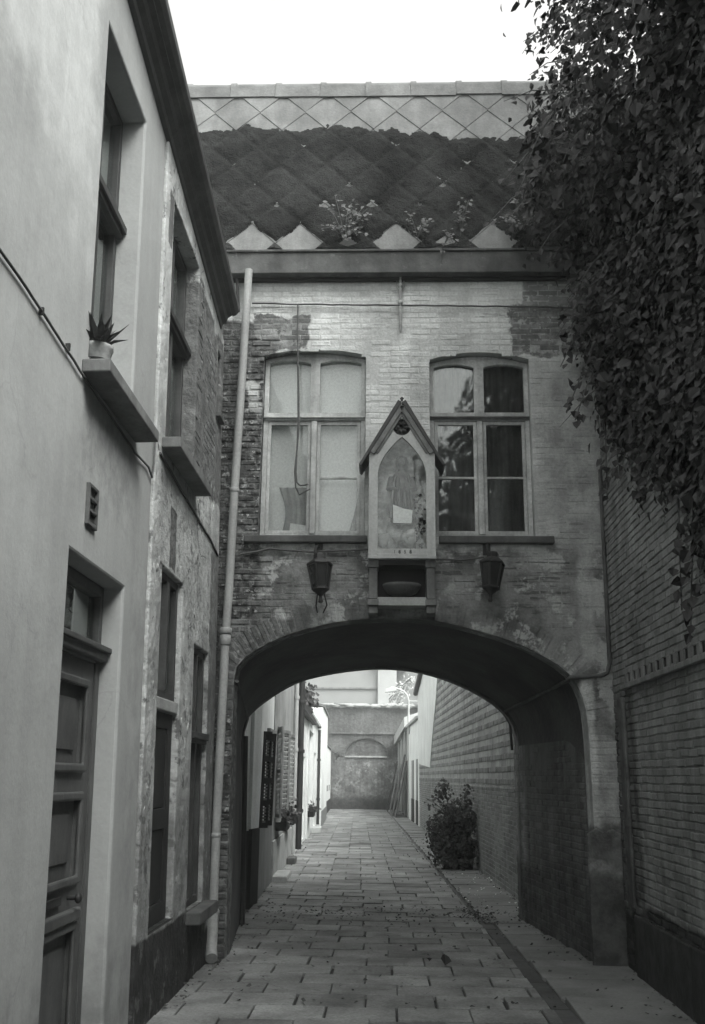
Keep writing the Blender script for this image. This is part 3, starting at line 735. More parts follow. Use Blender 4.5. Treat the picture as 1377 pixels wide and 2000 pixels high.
# ================================================================== fittings on the gatehouse front
dp = thing('downpipe', 'tall pale zinc downpipe running from gutter to pavement beside the plastered houses', 'downpipe', loc=(-1.58, 9.86, 0))
pp = [(-1.520, 9.84, 7.0), (-1.548, 9.86, 5.8), (-1.577, 9.87, 4.52), (-1.590, 9.87, 3.5), (-1.604, 9.87, 3.02), (-1.612, 9.87, 1.2), (-1.606, 9.86, .42)]
m_ = MB(); m_.tube(pp, .043, 14); m_.build('pipe', M['zinc'], dp)
for z, x, r_, h_ in ((4.50, -1.577, .049, .05), (3.04, -1.604, .062, .06), (2.95, -1.605, .056, .10), (1.10, -1.612, .049, .04), (.42, -1.606, .058, .05)):
    m_ = MB(); m_.lathe((x, 9.87, z - h_ / 2), [(r_ * .9, 0), (r_, .008), (r_, h_ - .008), (r_ * .9, h_)], 14); m_.build('collar', M['zinc'], dp)
m_ = MB(); m_.tube([(-1.606, 9.86, .41), (-1.606, 9.85, .2), (-1.600, 9.80, .11), (-1.575, 9.70, .05)], .055, 14); m_.build('shoe', M['zinc'], dp)

an = thing('wall_anchor', 'long limewashed iron wall anchor hanging below the gutter', 'wall anchor', loc=(.138, 9.97, 6.6))
m_ = MB(); m_.tube([(.138, 9.965, 7.0), (.138, 9.965, 6.36), (.138, 9.965, 6.31)], .018, 8, rads=[.019, .017, .006]); m_.build('bar', M['iron_pale'], an)
for z in (6.86, 6.66):
    m_ = MB(); m_.lathe((.138, 9.965, z), [(.018, -.02), (.030, -.01), (.030, .012), (.018, .03)], 10); m_.build('knuckle', M['iron_pale'], an)
m_ = MB()
for sg in (-1, 1): m_.tube([(.138 + sg * .03, 9.97, 7.0), (.138 + sg * .045, 9.97, 6.86), (.138 + sg * .012, 9.97, 6.80)], .006, 6)
m_.build('brace', M['iron_pale'], an)

def cable(name, pts, r_, label, mat='cable', cat='cable', sag=0.0):
    out = []
    for i in range(len(pts) - 1):
        a, b2 = Vector(pts[i]), Vector(pts[i + 1]); n = max(2, int((b2 - a).length / .12))
        for k in range(n):
            t = k / n; p = a.lerp(b2, t); p.z += random.uniform(-.004, .004) - sag * 4 * t * (1 - t); out.append(p)
    out.append(Vector(pts[-1])); m_ = MB(); m_.tube(out, r_, 6); return tag(m_.build(name, M[mat]), label, cat)
cable('cable', [(-1.49, 9.965, 6.665), (-.984, 9.965, 6.648), (.127, 9.955, 6.628), (1.3, 9.965, 6.61), (2.2, 9.965, 6.59)], .010, 'dark cable strung along the white facade above both windows')
cable('cable', [(-.984, 9.955, 6.64), (-.968, 9.94, 6.05), (-.943, 9.93, 5.25), (-.952, 9.93, 4.72), (-.94, 9.93, 4.60), (-.90, 9.93, 4.565), (-.82, 9.93, 4.585)], .008, 'loose cable hanging hooked in front of the pale curtained window')
cable('cable', [(-.955, 9.928, 5.9), (-.93, 9.925, 5.2), (-.965, 9.925, 4.72), (-.95, 9.925, 4.55), (-.91, 9.925, 4.47), (-.80, 9.925, 4.53)], .008, 'second longer loop of cable before the curtained window')
cable('cable', [(-1.50, 9.96, 3.84), (-1.2, 9.96, 3.90), (-.75, 9.96, 3.87), (-.45, 9.96, 3.885), (-.2, 9.96, 3.90)], .011, 'dark cable below the sill feeding the lantern beside the pale window')
cable('cable', [(.50, 9.96, 3.80), (.75, 9.96, 3.79), (.98, 9.95, 3.82)], .010, 'short dark cable feeding the lantern under the dark window')
cable('conduit', [(2.200, 9.955, 4.75), (2.195, 9.955, 3.6), (2.190, 9.955, 2.76), (2.165, 9.955, 2.665), (2.10, 9.955, 2.635), (1.80, 9.955, 2.62), (1.80, 10.1, 2.60)], .021, 'thick dark conduit down the right corner bending into the arch', cat='conduit')
cable('conduit', [(1.795, 10.02, 2.595), (1.50, 13.0, 2.475), (1.52, 13.12, 2.44), (1.585, 13.15, 2.33), (1.60, 13.15, 2.0)], .020, 'conduit along the right side of the vault', cat='conduit')
cable('conduit', [(-1.50, 10.05, 2.56), (-1.78, 13.0, 2.36), (-1.845, 13.1, 2.2), (-1.855, 13.12, 1.9), (-1.80, 13.13, .1)], .020, 'conduit along the left side of the vault down to the ground', cat='conduit')
cable('conduit', [(-1.66, 12.0, 2.1), (-1.62, 12.0, .03)], .03, 'black upright pipe on the left wall inside the passage', 'iron', 'pipe')

# lanterns
def lantern(label, x, tilt, z=3.73):
    t = thing('wall_lantern', label, 'lantern', 'wall lanterns under the gatehouse windows', (x, 9.74, z))
    ax = (Matrix.Rotation(tilt, 3, 'Y') @ Matrix.Rotation(R(-5), 3, 'X'))
    c = Vector((x, 9.74, z)); a0 = R(12); n = 6
    m_ = MB(); P0 = []; ht, hb, rt, rb_ = -.02, -.27, .122, .080
    for k in range(n):
        th = a0 + 2 * math.pi * k / n; d = Vector((math.cos(th), math.sin(th), 0))
        m_.tube([c + ax @ (d * rt + Vector((0, 0, ht))), c + ax @ (d * rb_ + Vector((0, 0, hb)))], .009, 6)
    m_.lathe(c, [(rt + .008, ht - .012), (rt + .012, ht), (rt + .004, ht + .015)], n, a0=a0, smooth=False, axis=ax)
    m_.lathe(c, [(rb_ - .01, hb - .015), (rb_ + .010, hb - .010), (rb_ + .008, hb + .012)], n, a0=a0, smooth=False, axis=ax)
    m_.build('frame', M['iron'], t)
    for k in range(n):
        th, t2 = a0 + 2 * math.pi * k / n, a0 + 2 * math.pi * (k + 1) / n; q = MB(); P = []
        for rr, h in ((rt - .004, ht), (rb_ - .004, hb)):
            for tt in (th, t2): P.append(c + ax @ Vector((math.cos(tt) * rr, math.sin(tt) * rr, h)))
        q.add(P, [(0, 1, 3, 2)]); q.build('glass_pane', M['lantern_glass'], t)
    m_ = MB(); m_.lathe(c, [(rt, ht + .016), (.085, ht + .045), (.062, ht + .06), (.060, ht + .10), (.052, ht + .115)], n, a0=a0, smooth=False, axis=ax); m_.build('cap', M['iron'], t)
    m_ = MB(); m_.lathe(c, [(.018, hb - .14), (.026, hb - .125), (.016, hb - .105), (.014, hb - .075), (.028, hb - .06), (.06, hb - .03), (rb_, hb - .016)], 12, axis=ax); m_.build('finial', M['iron'], t)
    m_ = MB(); m_.tube([(x - .03, 9.985, z + .22), (x - .03, 9.93, z + .215), (x - .045, 9.80, z + .18), (x - .05, 9.74, z + .12), (x - .04, 9.74, z + .06)], .014, 8)
    m_.box(FF, x - .07, x + .01, z + .12, z + .26, .0, .02); m_.build('bracket', M['iron'], t, bevel=.003)
    for sg in (-.03, .03):
        m_ = MB(); m_.tube([c + ax @ Vector((sg, .04, hb - .02)), c + ax @ Vector((sg * 1.8, .10, hb - .14)), (x + sg, 9.99, z - .46)], .007, 6)
        if tilt < 0: m_.build('stay', M['iron'], t)
    return t
M['lantern_glass'] = material('sooty_glass', .025, dirt=.3, dscale=8, bump=0, rough=.25, spec=.5, seed=61)
lantern('black six-sided lantern below the pale curtained window, iron stays under it', -.672, R(-3), 3.71)
lantern('black six-sided lantern below the dark window, tilted, with a knob under it', 1.045, R(5), 3.73)

# shrine
SX = .148
FS = Frame((SX, 9.68, 0), (1, 0, 0), (0, 0, 1), (0, -1, 0))
shr = thing('wall_shrine', 'white wooden wall shrine with steep gable and pointed glazed opening between the windows', 'shrine', loc=(SX, 9.97, 3.74))
hw = .335; zb, zs, za = 3.742, 4.84, 5.36
def pointed(w, z0, zsp, zap, n=14):
    L_ = [(w * (1 - (i / n) ** 1.9), zsp + (zap - zsp) * i / n) for i in range(n + 1)]
    return [(-w, z0), (w, z0)] + L_ + [(-a, b) for a, b in reversed(L_[:-1])]
ros = [(.092 * math.cos(2 * math.pi * k / 20), 5.122 + .09 * math.sin(2 * math.pi * k / 20)) for k in range(20)]
m_ = MB(); m_.prism(FS, [(-hw, zb), (hw, zb), (hw, zs), (0, za), (-hw, zs)], -.03, 0, holes=[pointed(.243, 3.845, 4.60, 5.015), ros]); m_.build('front_panel', M['shrine'], shr, bevel=.004)
m_ = MB(); m_.box(FS, -hw - .004, hw + .004, zb, zb + .028, .0005, .014); m_.box(FS, -.25, .25, zb + .029, zb + .05, .0005, .008); m_.build('bottom_rail', M['shrine'], shr, bevel=.003)
m_ = MB()
for sg in (-1, 1): m_.box(FS, sg * hw - (.02 if sg > 0 else 0), sg * hw + (0 if sg > 0 else .02), zb, zs, -.30, -.0305)
m_.box(FS, -hw + .0205, hw - .0205, zb, zb + .02, -.30, -.0305)
m_.build('case', M['shrine'], shr, bevel=.003)
m_ = MB(); m_.prism(FS, [(-hw + .022, zb + .022), (hw - .022, zb + .022), (hw - .022, zs), (0, za - .03), (-hw + .022, zs)], -.295, -.285); m_.build('backboard', M['panel_back'], shr)
m_ = MB(); m_.prism(FS, pointed(.255, 3.835, 4.60, 5.03), -.020, -.016); m_.build('glass_pane', M['glass_shrine'], shr)
m_ = MB(); m_.prism(FS, [(a * 1.06, 5.122 + (b - 5.122) * 1.06) for a, b in ros], -.040, -.032)
for k in range(6):
    th = k * math.pi / 3; m_.lathe(FS(.045 * math.cos(th), 5.122 + .045 * math.sin(th), -.028), [(.006, -.03), (.03, -.01), (.03, .01), (.006, .03)], 8, axis=Matrix.Rotation(R(90), 3, 'X'))
m_.build('rosette', M['rosette'], shr)
for sg in (-1, 1):
    d = Vector((sg * .425, -0.705)); d.normalize(); n2 = Vector((-d.y * 1, d.x)) * (1 if sg > 0 else -1)
    if n2.y < 0: n2 = -n2
    q = lambda t, e: (d.x * t + n2.x * e, 5.385 + d.y * t + n2.y * e)
    m_ = MB(); m_.prism(FS, [q(0, .0), q(.80, .0), q(.80, .028), q(-.02 if False else 0, .045)], -.31, .035); m_.build('roof_board', M['wood_dark'], shr, bevel=.003)
    m_ = MB(); m_.prism(FS, [q(.03, -.050), q(.625, -.050), q(.625, -.001), q(.03, -.001)], .0005, .028); m_.prism(FS, [q(.05, -.075), q(.60, -.075), q(.60, -.0505), q(.05, -.0505)], .0005, .014); m_.build('barge_moulding', M['wood_grey'], shr, bevel=.003)
m_ = MB(); m_.tube([FS(0, 5.40, .02), FS(0, 5.44, .02)], .012, 8); m_.tube([FS(-.02, 5.425, .02), FS(.02, 5.425, .02)], .008, 6); m_.build('ridge_knob', M['iron'], shr)
for ch, dx in (('1', -.075), ('8', -.025), ('5', .03), ('8', .085)):
    cu = bpy.data.curves.new('numeral', 'FONT'); cu.body = ch; cu.size = .050; cu.align_x = 'CENTER'; cu.extrude = .002
    me_o = bpy.data.objects.new('numeral', cu); COL.objects.link(me_o)
    bpy.context.view_layer.update(); me = bpy.data.meshes.new_from_object(me_o.evaluated_get(bpy.context.evaluated_depsgraph_get())); bpy.data.objects.remove(me_o)
    o = bpy.data.objects.new('numeral', me); COL.objects.link(o); me.materials.clear(); me.materials.append(M['ink']); o.parent = shr
    o.matrix_parent_inverse = world_of(shr).inverted() @ Matrix.Translation(FS(dx, 3.795, .003)) @ Matrix.Rotation(R(90), 4, 'X')
# bracket frame under the shrine
for sg in (-1, 1):
    m_ = MB(); x0 = sg * .285
    m_.box(FS, x0 - .042, x0 + .042, 3.35, 3.66, -.28, -.06); m_.box(FS, x0 - .052, x0 + .052, 3.665, 3.738, -.29, -.045); m_.box(FS, x0 - .055, x0 + .055, 3.285, 3.345, -.29, -.04); m_.box(FS, x0 - .045, x0 + .045, 3.21, 3.28, -.29, -.075)
    m_.build('pilaster', M['wood_grey'], shr, bevel=.006)
m_ = MB(); m_.box(FS, -.24, .24, 3.285, 3.37, -.29, -.07); m_.build('ledge', M['stone_pale'], shr, bevel=.006)
m_ = MB(); m_.box(FS, -.24, .24, 3.371, 3.735, -.305, -.29); m_.box(FS, -.24, .24, 3.69, 3.738, -.28, -.05); m_.build('niche_back', M['wood_black'], shr)
m_ = MB(); m_.lathe(FS(0, 3.40, -.18), [(.09, 0), (.15, .03), (.185, .08), (.195, .11), (.180, .11), (.14, .05), (.05, .03)], 20); 
tag(m_.build('bowl', M['stone_dark']), 'dark curved bowl standing in the niche under the shrine', 'bowl')
# what stands inside the shrine
st = thing('statuette', 'dark robed plaster statuette with veiled head inside the glazed shrine', 'statuette', loc=FS(0, 4.2, -.17))
m_ = MB(); m_.lathe(FS(.0, 0, -.19), [(.115, 4.17), (.12, 4.24), (.105, 4.40), (.10, 4.52), (.115, 4.60), (.085, 4.665), (.04, 4.70), (.035, 4.72), (.058, 4.75), (.068, 4.80), (.058, 4.85), (.02, 4.88)], 14)
m_.blob(FS(-.045, 4.55, -.09), .03, .03, .09); m_.blob(FS(.05, 4.52, -.09), .035, .03, .08); m_.build('robe', M['statue'], st)
m_ = MB(); m_.blob(FS(0, 4.79, -.135), .035, .03, .048, jit=.03); m_.build('face', M['wood_grey'], st)
m_ = MB()
for sg in (-1, 1): m_.tube([FS(sg * .10, 4.62, -.17), FS(sg * .125, 4.50, -.12), FS(sg * .03, 4.47, -.075)], .035, 8, rads=[.04, .038, .02])
m_.build('arms', M['statue'], st)
for k in range(7):
    m_ = MB(); xx = -.09 + .03 * k; m_.tube([FS(xx * .75, 4.62, -.10), FS(xx * 1.1, 4.40, -.085), FS(xx * 1.3, 4.18, -.072)], .012, 6, rads=[.006, .014, .017]); m_.build('fold', M['statue'] if k % 2 else M['wood_grey'], st)
m_ = MB(); m_.prism(Frame(FS(.0, 4.2, -.040), (1, 0, -.06), (.04, -.1, 1), (0, -1, -.1)), [(-.085, -.085), (.10, -.08), (.105, .055), (.02, .065), (-.095, .10)], 0, .003)
tag(m_.build('white_card', M['paper']), 'bright white card leaning before the statuette in the shrine', 'card')
m_ = MB()
for k in range(9): m_.blob(FS(random.uniform(-.19, .14), random.uniform(3.92, 4.10), random.uniform(-.2, -.09)), random.uniform(.05, .09), .05, random.uniform(.05, .09), jit=.3)
tag(m_.build('altar_cloth', M['cloth']), 'crumpled pale cloth heaped in the bottom of the shrine', 'cloth')
m_ = MB(); pts = []
for k in range(70):
    p = FS(random.uniform(.10, .22), random.uniform(3.86, 4.45), random.uniform(-.16, -.06)); pts.append((p, Vector((random.uniform(-.5, .5), -1, random.uniform(-.3, .6))), random.uniform(0, 6), random.uniform(.03, .05), random.uniform(-.3, .3)))
fl = thing('dried_bouquet', 'dark dried flower spray inside the shrine along its right edge', 'bouquet', loc=FS(.16, 3.86, -.1)); plant_leaves(fl, pts, M['leaf'])

# ================================================================== near houses on the left
FL = Frame((-1.66, 0, 0), (0, 1, 0), (-.022, 0, 1), (1, 0, .022))
def cor(a): return 6.80 - .155 * (a - 5.96)
def rect(a0, a1, b0, b1): return [(a0, b0), (a1, b0), (a1, b1), (a0, b1)]
def shell(parent, a0, a1, ends=(1, 1)):
    m_ = MB(); X0, X1 = -4.6, -1.98
    m_.box(WORLD, X0, X0 + .1, a0, a1, -.2, 6.6)
    if ends[0]: m_.box(WORLD, X0, X1, a0, a0 + .1, -.2, 6.4)
    if ends[1]: m_.box(WORLD, X0, X1, a1 - .1, a1, -.2, 6.4)
    m_.box(WORLD, X0, X1, a0, a1, 3.3, 3.4); m_.build('rear_walls', M['room'], parent)
    m_ = MB(); F = FL
    P = [F(a0, cor(a0) + .05, .0), F(a1, cor(a1) + .05, .0), Vector((-4.7, a1, cor(a1) + 1.9)), Vector((-4.7, a0, cor(a0) + 1.9))]
    m_.hexa([p + Vector((0, 0, .0)) for p in P] + [p + Vector((0, 0, .1)) for p in P]); m_.build('roof', M['ridge'], parent)
def cornice(parent, a0, a1):
    prof = [(0, 0), (.035, .015), (.045, .06), (.085, .085), (.10, .135), (.14, .16), (.145, .235), (0, .235)]
    m_ = MB(); P = []
    for a in (a0, a1):
        for c, b in prof: P.append(FL(a, cor(a) + b, c + .001))
    n = len(prof); m_.add(P, [(i, (i + 1) % n, n + (i + 1) % n, n + i) for i in range(n)] + [tuple(range(n))[::-1], tuple(range(n, 2 * n))]); m_.build('cornice', M['wood_dark'], parent)
    m_ = MB(); P = []
    prof = [(.146, .15), (.185, .165), (.215, .205), (.22, .26), (.21, .262), (.20, .215), (.175, .185), (.146, .18)]
    n = len(prof)
    for a in (a0, a1):
        for c, b in prof: P.append(FL(a, cor(a) + b, c + .001))
    m_.add(P, [(i, (i + 1) % n, n + (i + 1) % n, n + i) for i in range(n)] + [tuple(range(n))[::-1], tuple(range(n, 2 * n))]); m_.build('gutter', M['wood_dark'], parent)

h1 = thing('plaster_house', 'smooth white plastered house front with panelled door and flower pot window', 'house', loc=(-1.66, 4, 0))
A0 = -6.0  # front continued unseen behind the viewer to cut sky light in the alley
m_ = MB(); m_.prism(FL, [(A0, -.2), (7.03, -.2), (7.03, cor(7.03) + .03), (A0, cor(A0) + .03)], -.30, 0, holes=[rect(5.37, 6.38, 4.02, 6.335), rect(5.24, 6.40, -.05, 2.83)])
m_.build('front_wall', M['plaster1'], h1, bevel=.018)
shell(h1, A0, 7.02); cornice(h1, A0, 7.02)
def side_window(parent, a0, a1, b0, b1, c, tr, sashes=2, mat='wood_dark', gl='glass_dark', trm=None, curtain=True):
    w = empty('window', FL((a0 + a1) / 2, b0, c), parent); w.matrix_parent_inverse = world_of(parent).inverted()
    m_ = MB(); k = .06; holes = [rect(a0 + k, a1 - k, tr + .05, b1 - k)] if tr else []
    mid = (a0 + a1) / 2; top_ = (tr - .05) if tr else b1 - k
    holes.append(rect(a0 + k, a1 - k, b0 + k, top_))
    m_.prism(FL, rect(a0 + .002, a1 - .002, b0 + .002, b1 - .002), c - .06, c, holes=holes); m_.build('frame', M[mat], w, bevel=.005)
    if tr:
        m_ = MB(); m_.box(FL, a0 + .003, a1 - .003, tr - .055, tr + .04, c + .0005, c + .045); m_.box(FL, a0 + .003, a1 - .003, tr - .02, tr + .035, c + .0455, c + .07); m_.build('transom', M[trm or mat], w, bevel=.005)
    if sashes == 2:
        m_ = MB(); m_.box(FL, mid - .035, mid + .035, b0 + k, top_, c - .05, c + .012); m_.build('mullion', M[mat], w, bevel=.005)
        if tr:
            m_ = MB(); m_.box(FL, mid - .025, mid + .025, tr + .05, b1 - k, c - .05, c + .006); m_.build('mullion', M[mat], w, bevel=.005)
    m_ = MB(); m_.box(FL, a0 + k, a1 - k, b0 + k, top_, c - .045, c - .041)
    m_.build('pane', M[gl], w)
    if tr:
        m_ = MB(); m_.box(FL, a0 + k, a1 - k, tr + .05, b1 - k, c - .045, c - .041); m_.build('pane', M[gl], w)
    return w
side_window(h1, 5.37, 6.38, 4.02, 6.335, -.17, 5.42)
m_ = MB(); m_.box(FL, 5.24, 6.50, 3.865, 3.945, -.0, .165); m_.box(FL, 5.375, 6.375, 3.9455, 4.018, -.168, .005); m_.build('window_sill', M['sill'], h1, bevel=.008)
# door
D = empty('door', FL(5.82, 0, -.13), h1); D.matrix_parent_inverse = world_of(h1).inverted()
c = -.13
m_ = MB(); m_.prism(FL, rect(5.243, 6.397, -.05, 2.828), c - .06, c, holes=[rect(5.31, 6.33, 2.45, 2.76), rect(5.33, 6.31, -.04, 2.33)]); m_.build('frame', M['wood_door'], D, bevel=.005)
m_ = MB(); m_.box(FL, 5.25, 6.39, 2.345, 2.435, c + .0005, c + .05); m_.box(FL, 5.25, 6.39, 2.395, 2.43, c + .0505, c + .075); m_.build('transom', M['wood_door'], D, bevel=.006)
m_ = MB(); m_.box(FL, 5.31, 6.33, 2.45, 2.76, c - .045, c - .04); m_.build('fanlight_pane', M['glass_dark'], D)
m_ = MB(); holes = [rect(5.50, 6.14, 1.69, 2.18), rect(5.50, 6.14, 1.06, 1.52), rect(5.50, 6.14, .14, .80)]
m_.prism(FL, rect(5.332, 6.308, -.03, 2.328), c - .05, c - .012, holes=holes); m_.build('door_leaf', M['wood_door'], D, bevel=.004)
for b0, b1 in ((1.69, 2.18), (1.06, 1.52), (.14, .80)):
    m_ = MB(); m_.box(FL, 5.50, 6.14, b0, b1, c - .05, c - .04); m_.box(FL, 5.60, 6.04, b0 + .09, b1 - .09, c - .0395, c - .026, ch=.01); m_.build('panel', M['wood_door'], D)
    m_ = MB(); e = .045
    m_.prism(FL, rect(5.47, 6.17, b0 - .03, b1 + .03), c - .0115, c + .016, holes=[rect(5.50 + .02, 6.14 - .02, b0 + .02, b1 - .02)]); m_.build('moulding', M['wood_door'], D, bevel=.012)
m_ = MB(); m_.box(FL, 5.48, 6.16, .835, .905, c - .0115, c + .035); m_.build('weather_rail', M['wood_door'], D, bevel=.012)
m_ = MB(); m_.tube([FL(6.02, .965, c - .01), FL(6.02, .965, c + .04)], .012, 8); m_.blob(FL(6.02, .965, c + .055), .022, .03, .03, 10, 6, 0); m_.build('handle', M['iron'], D)
m_ = MB(); m_.box(FL, 5.60, 5.86, .945, .99, c - .011, c + .008); m_.build('letter_slot', M['iron'], D, bevel=.004)
m_ = MB(); m_.box(FL, 5.2, 6.44, -.06, .06, -.18, .10); m_.build('doorstep', M['stone_dark'], h1, bevel=.01)
# air brick
v = empty('vent', FL(5.56, 3.16, 0), h1); v.matrix_parent_inverse = world_of(h1).inverted()
m_ = MB(); m_.prism(FL, rect(5.465, 5.655, 3.03, 3.275), -.01, .022, holes=[rect(5.49, 5.63, 3.055 + .073 * i, 3.055 + .073 * i + .055) for i in range(3)]); m_.build('grille', M['stone_dark'], v, bevel=.003)
m_ = MB(); m_.box(FL, 5.47, 5.65, 3.04, 3.27, .0005, .006); m_.build('backplate', M['wood_black'], v)
# cable along house fronts
pts = [FL(2.0, 3.92, .014), FL(4.3, 3.90, .014), FL(5.30, 3.835, .016), FL(6.45, 3.78, .016), FL(6.86, 3.80, .016), FL(6.97, 3.76, .016), FL(7.0, 3.88, .018), FL(7.02, 4.12, .018), FL(7.12, 4.02, .02)]
cable('cable', pts, .0075, 'dark cable crossing the smooth white plaster and passing under the flower pot sill')
cable('cable', [FL(7.13, 4.0, .03), FL(8.6, 3.90, .03), FL(9.4, 3.86, .03), FL(9.86, 3.80, .03)], .010, 'dark cable along the rough flaking house below its upper sill')
for a, lb in ((4.52, 'iron clip holding the cable on smooth plaster, farther from the flower pot'), (4.95, 'iron clip holding the cable on smooth plaster, nearer the flower pot')):
    m_ = MB(); m_.box(FL, a - .007, a + .007, 3.865, 3.905, 0, .025); tag(m_.build('cable_clip', M['iron']), lb, 'clip', 'cable clips on the smooth plaster wall')

# flower pot on the sill
fp = thing('potted_plant', 'pale pot with a spiky plant on the upper sill of the smooth white house', 'potted plant', loc=FL(5.47, 3.99, -.03))
zc = FL(5.45, 4.02, .02)
m_ = MB(); m_.lathe((zc.x, zc.y, 4.02), [(.075, 0), (.09, .06), (.095, .07), (.095, .09), (.083, .09), (.075, .07)], 14); m_.build('pot', M['pot'], fp)
sp = MB()
for k in range(48):
    th = random.uniform(0, 6.28); up = random.uniform(.15, 1.3); d = Vector((math.cos(th), math.sin(th), up)).normalized(); L_ = random.uniform(.14, .26)
    p0 = Vector((zc.x + random.uniform(-.03, .03), zc.y + random.uniform(-.05, .05), 4.105)); sd_ = d.cross(Vector((0, 0, 1))).normalized() * .018; p1 = p0 + d * L_ * .55; p2 = p0 + d * L_ - Vector((0, 0, .05 * (1.3 - up)))
    sp.add([p0 - sd_ * .5, p0 + sd_ * .5, p1 + sd_, p1 - sd_, p2, p1 - Vector((0, 0, .012)), p0 - Vector((0, 0, .012))], [(0, 1, 2, 3), (3, 2, 4), (1, 0, 6), (1, 6, 5, 2), (0, 3, 5, 6), (2, 5, 4), (3, 4, 5)], random.uniform(-.3, .5))
sp.build('foliage', M['leaf_mid'], fp, kind='stuff')
m_ = MB(); bc = FL(5.92, 4.06, .02); m_.blob(bc, .042, .042, .042, 12, 8, .02); m_.lathe(bc + Vector((0, 0, .03)), [(.02, 0), (.018, .02)], 8); 
tag(m_.build('round_jar', M['pot']), 'small round pot on the sill beside the spiky plant', 'jar')

h2 = thing('rough_plaster_house', 'old house front of rough flaking plaster with black base and dark openings', 'house', loc=(-1.66, 8.5, 0))
B1 = 9.955
m_ = MB()
holes = [rect(7.33, 8.48, 4.16, 6.28), rect(7.40, 8.20, .58, 3.19), rect(8.77, 9.50, .56, 2.77), rect(9.60, 9.80, 5.25, 5.95)]
m_.prism(FL, [(7.035, -.2), (B1, -.2), (B1, cor(B1) + .03), (7.035, cor(7.035) + .03)], -.30, .022, holes=holes)
wall2 = m_.build('front_wall', M['plaster2'], h2, bevel=.012)
shell(h2, 7.04, B1); cornice(h2, 7.025, 9.70)
# rough edges of the plaster: small proud scabs
m_ = MB()
for k in range(70):
    a, b_ = random.choice([(7.05 + random.random() * .25, random.uniform(.7, 6.3)), (random.uniform(8.2, 8.75), random.uniform(.7, 3.1)), (random.uniform(8.5, 9.9), random.uniform(2.8, 4.0)), (random.uniform(8.5, 9.9), random.uniform(4, 6))])
    m_.blob(FL(a, b_, .021), .005, random.uniform(.01, .04), random.uniform(.02, .07), 7, 4, .4)
m_.build('plaster_scabs', M['plaster2'], h2, kind='stuff')
# exposed brick jamb beside the upper window
items = courses(8.49, 8.74, 4.2, 6.24, .205, .054, .012, c=.012, d=.013, dj=.004) + courses(8.9, 9.55, 4.6, 5.9, .205, .054, .012, c=.014, d=.010, dj=.002)
M['brick_old'] = material('old_exposed_brick', .13, dirt=.4, dscale=6, tone=1.0, bump=.008, bscale=40, seed=71, spots=(.36, .60, 8, .8))
items = [it for it in items if random.random() < .8]
lay_bricks('brick', FL, items, M['brick_old'], wall2, nmax=300)
side_window(h2, 7.33, 8.48, 4.16, 6.28, -.10, 5.40, trm='wood_black')
m_ = MB(); m_.box(FL, 7.20, 8.60, 4.07, 4.155, .0225, .17); m_.box(FL, 7.335, 8.475, 4.161, 4.20, -.098, .02); m_.build('window_sill', M['sill'], h2, bevel=.008)
side_window(h2, 7.40, 8.20, 2.22, 3.19, -.02, None, mat='wood_dark')
m_ = MB(); m_.box(FL, 7.403, 8.197, 2.12, 2.215, -.14, .012); m_.build('lintel_ledge', M['stone_pale'], h2, bevel=.01)
D = empty('door', FL(7.8, .58, -.2), h2); D.matrix_parent_inverse = world_of(h2).inverted()
m_ = MB(); m_.prism(FL, rect(7.402, 8.198, .582, 2.118), -.10, -.03, holes=[rect(7.55, 8.05, 1.4, 2.0), rect(7.55, 8.05, .72, 1.25)]); m_.build('door_leaf', M['wood_black'], D, bevel=.004)
for b0, b1 in ((1.4, 2.0), (.72, 1.25)):
    m_ = MB(); m_.box(FL, 7.55, 8.05, b0, b1, -.09, -.045, ch=.01); m_.build('panel', M['wood_black'], D)
m_ = MB(); m_.box(FL, 7.402, 8.198, .50, .58, -.09, .0215); m_.build('threshold', M['wood_black'], h2)
side_window(h2, 8.77, 9.50, .56, 2.77, -.02, 1.98, mat='wood_dark')
m_ = MB(); m_.box(FL, 8.72, 9.60, .455, .555, .0225, .15); m_.build('window_sill', M['stone_dark'], h2, bevel=.01)
m_ = MB(); m_.box(FL, 9.603, 9.797, 5.253, 5.947, -.11, -.08); m_.build('blind_niche', M['wood_black'], h2)
m_ = MB(); m_.box(FL, 9.56, 9.84, 5.20, 5.25, .0225, .07); m_.build('window_sill', M['stone_dark'], h2, bevel=.005)
# small odds on the corner: thin pipe end and ground clutter
m_ = MB(); m_.tube([(-1.66, 9.93, 6.95), (-1.63, 9.93, 6.55)], .018, 8); tag(m_.build('pipe_stub', M['iron']), 'short dark pipe stub behind the end of the brown cornice', 'pipe')

# ================================================================== right-hand garden wall
FW = Frame((2.22, 0, 0), (0, 1, 0), (0, 0, 1), (-1, 0, 0))
gw = thing('garden_wall', 'tall dingy whitewashed brick wall hung with creeper, toothed brick course halfway up', 'wall', loc=(2.22, 6, 0))
m_ = MB(); m_.box(FW, -12, 9.975, -.2, 7.6, -.34, -.004); core = m_.build('wall_core', M['rightwall'], gw)  # raised and run back out of view to darken the alley
def gwh(b):
    h = []
    if 2.50 < b < 2.60: h.append((-9, 9.50))
    return h
items = courses(2.0, 9.97, .0, 6.35, .205, .054, .011, c=-.008, d=.014, holes=gwh, wob=.005, dj=.005)
lay_bricks('brick', FW, items, M['rightwall'], core)
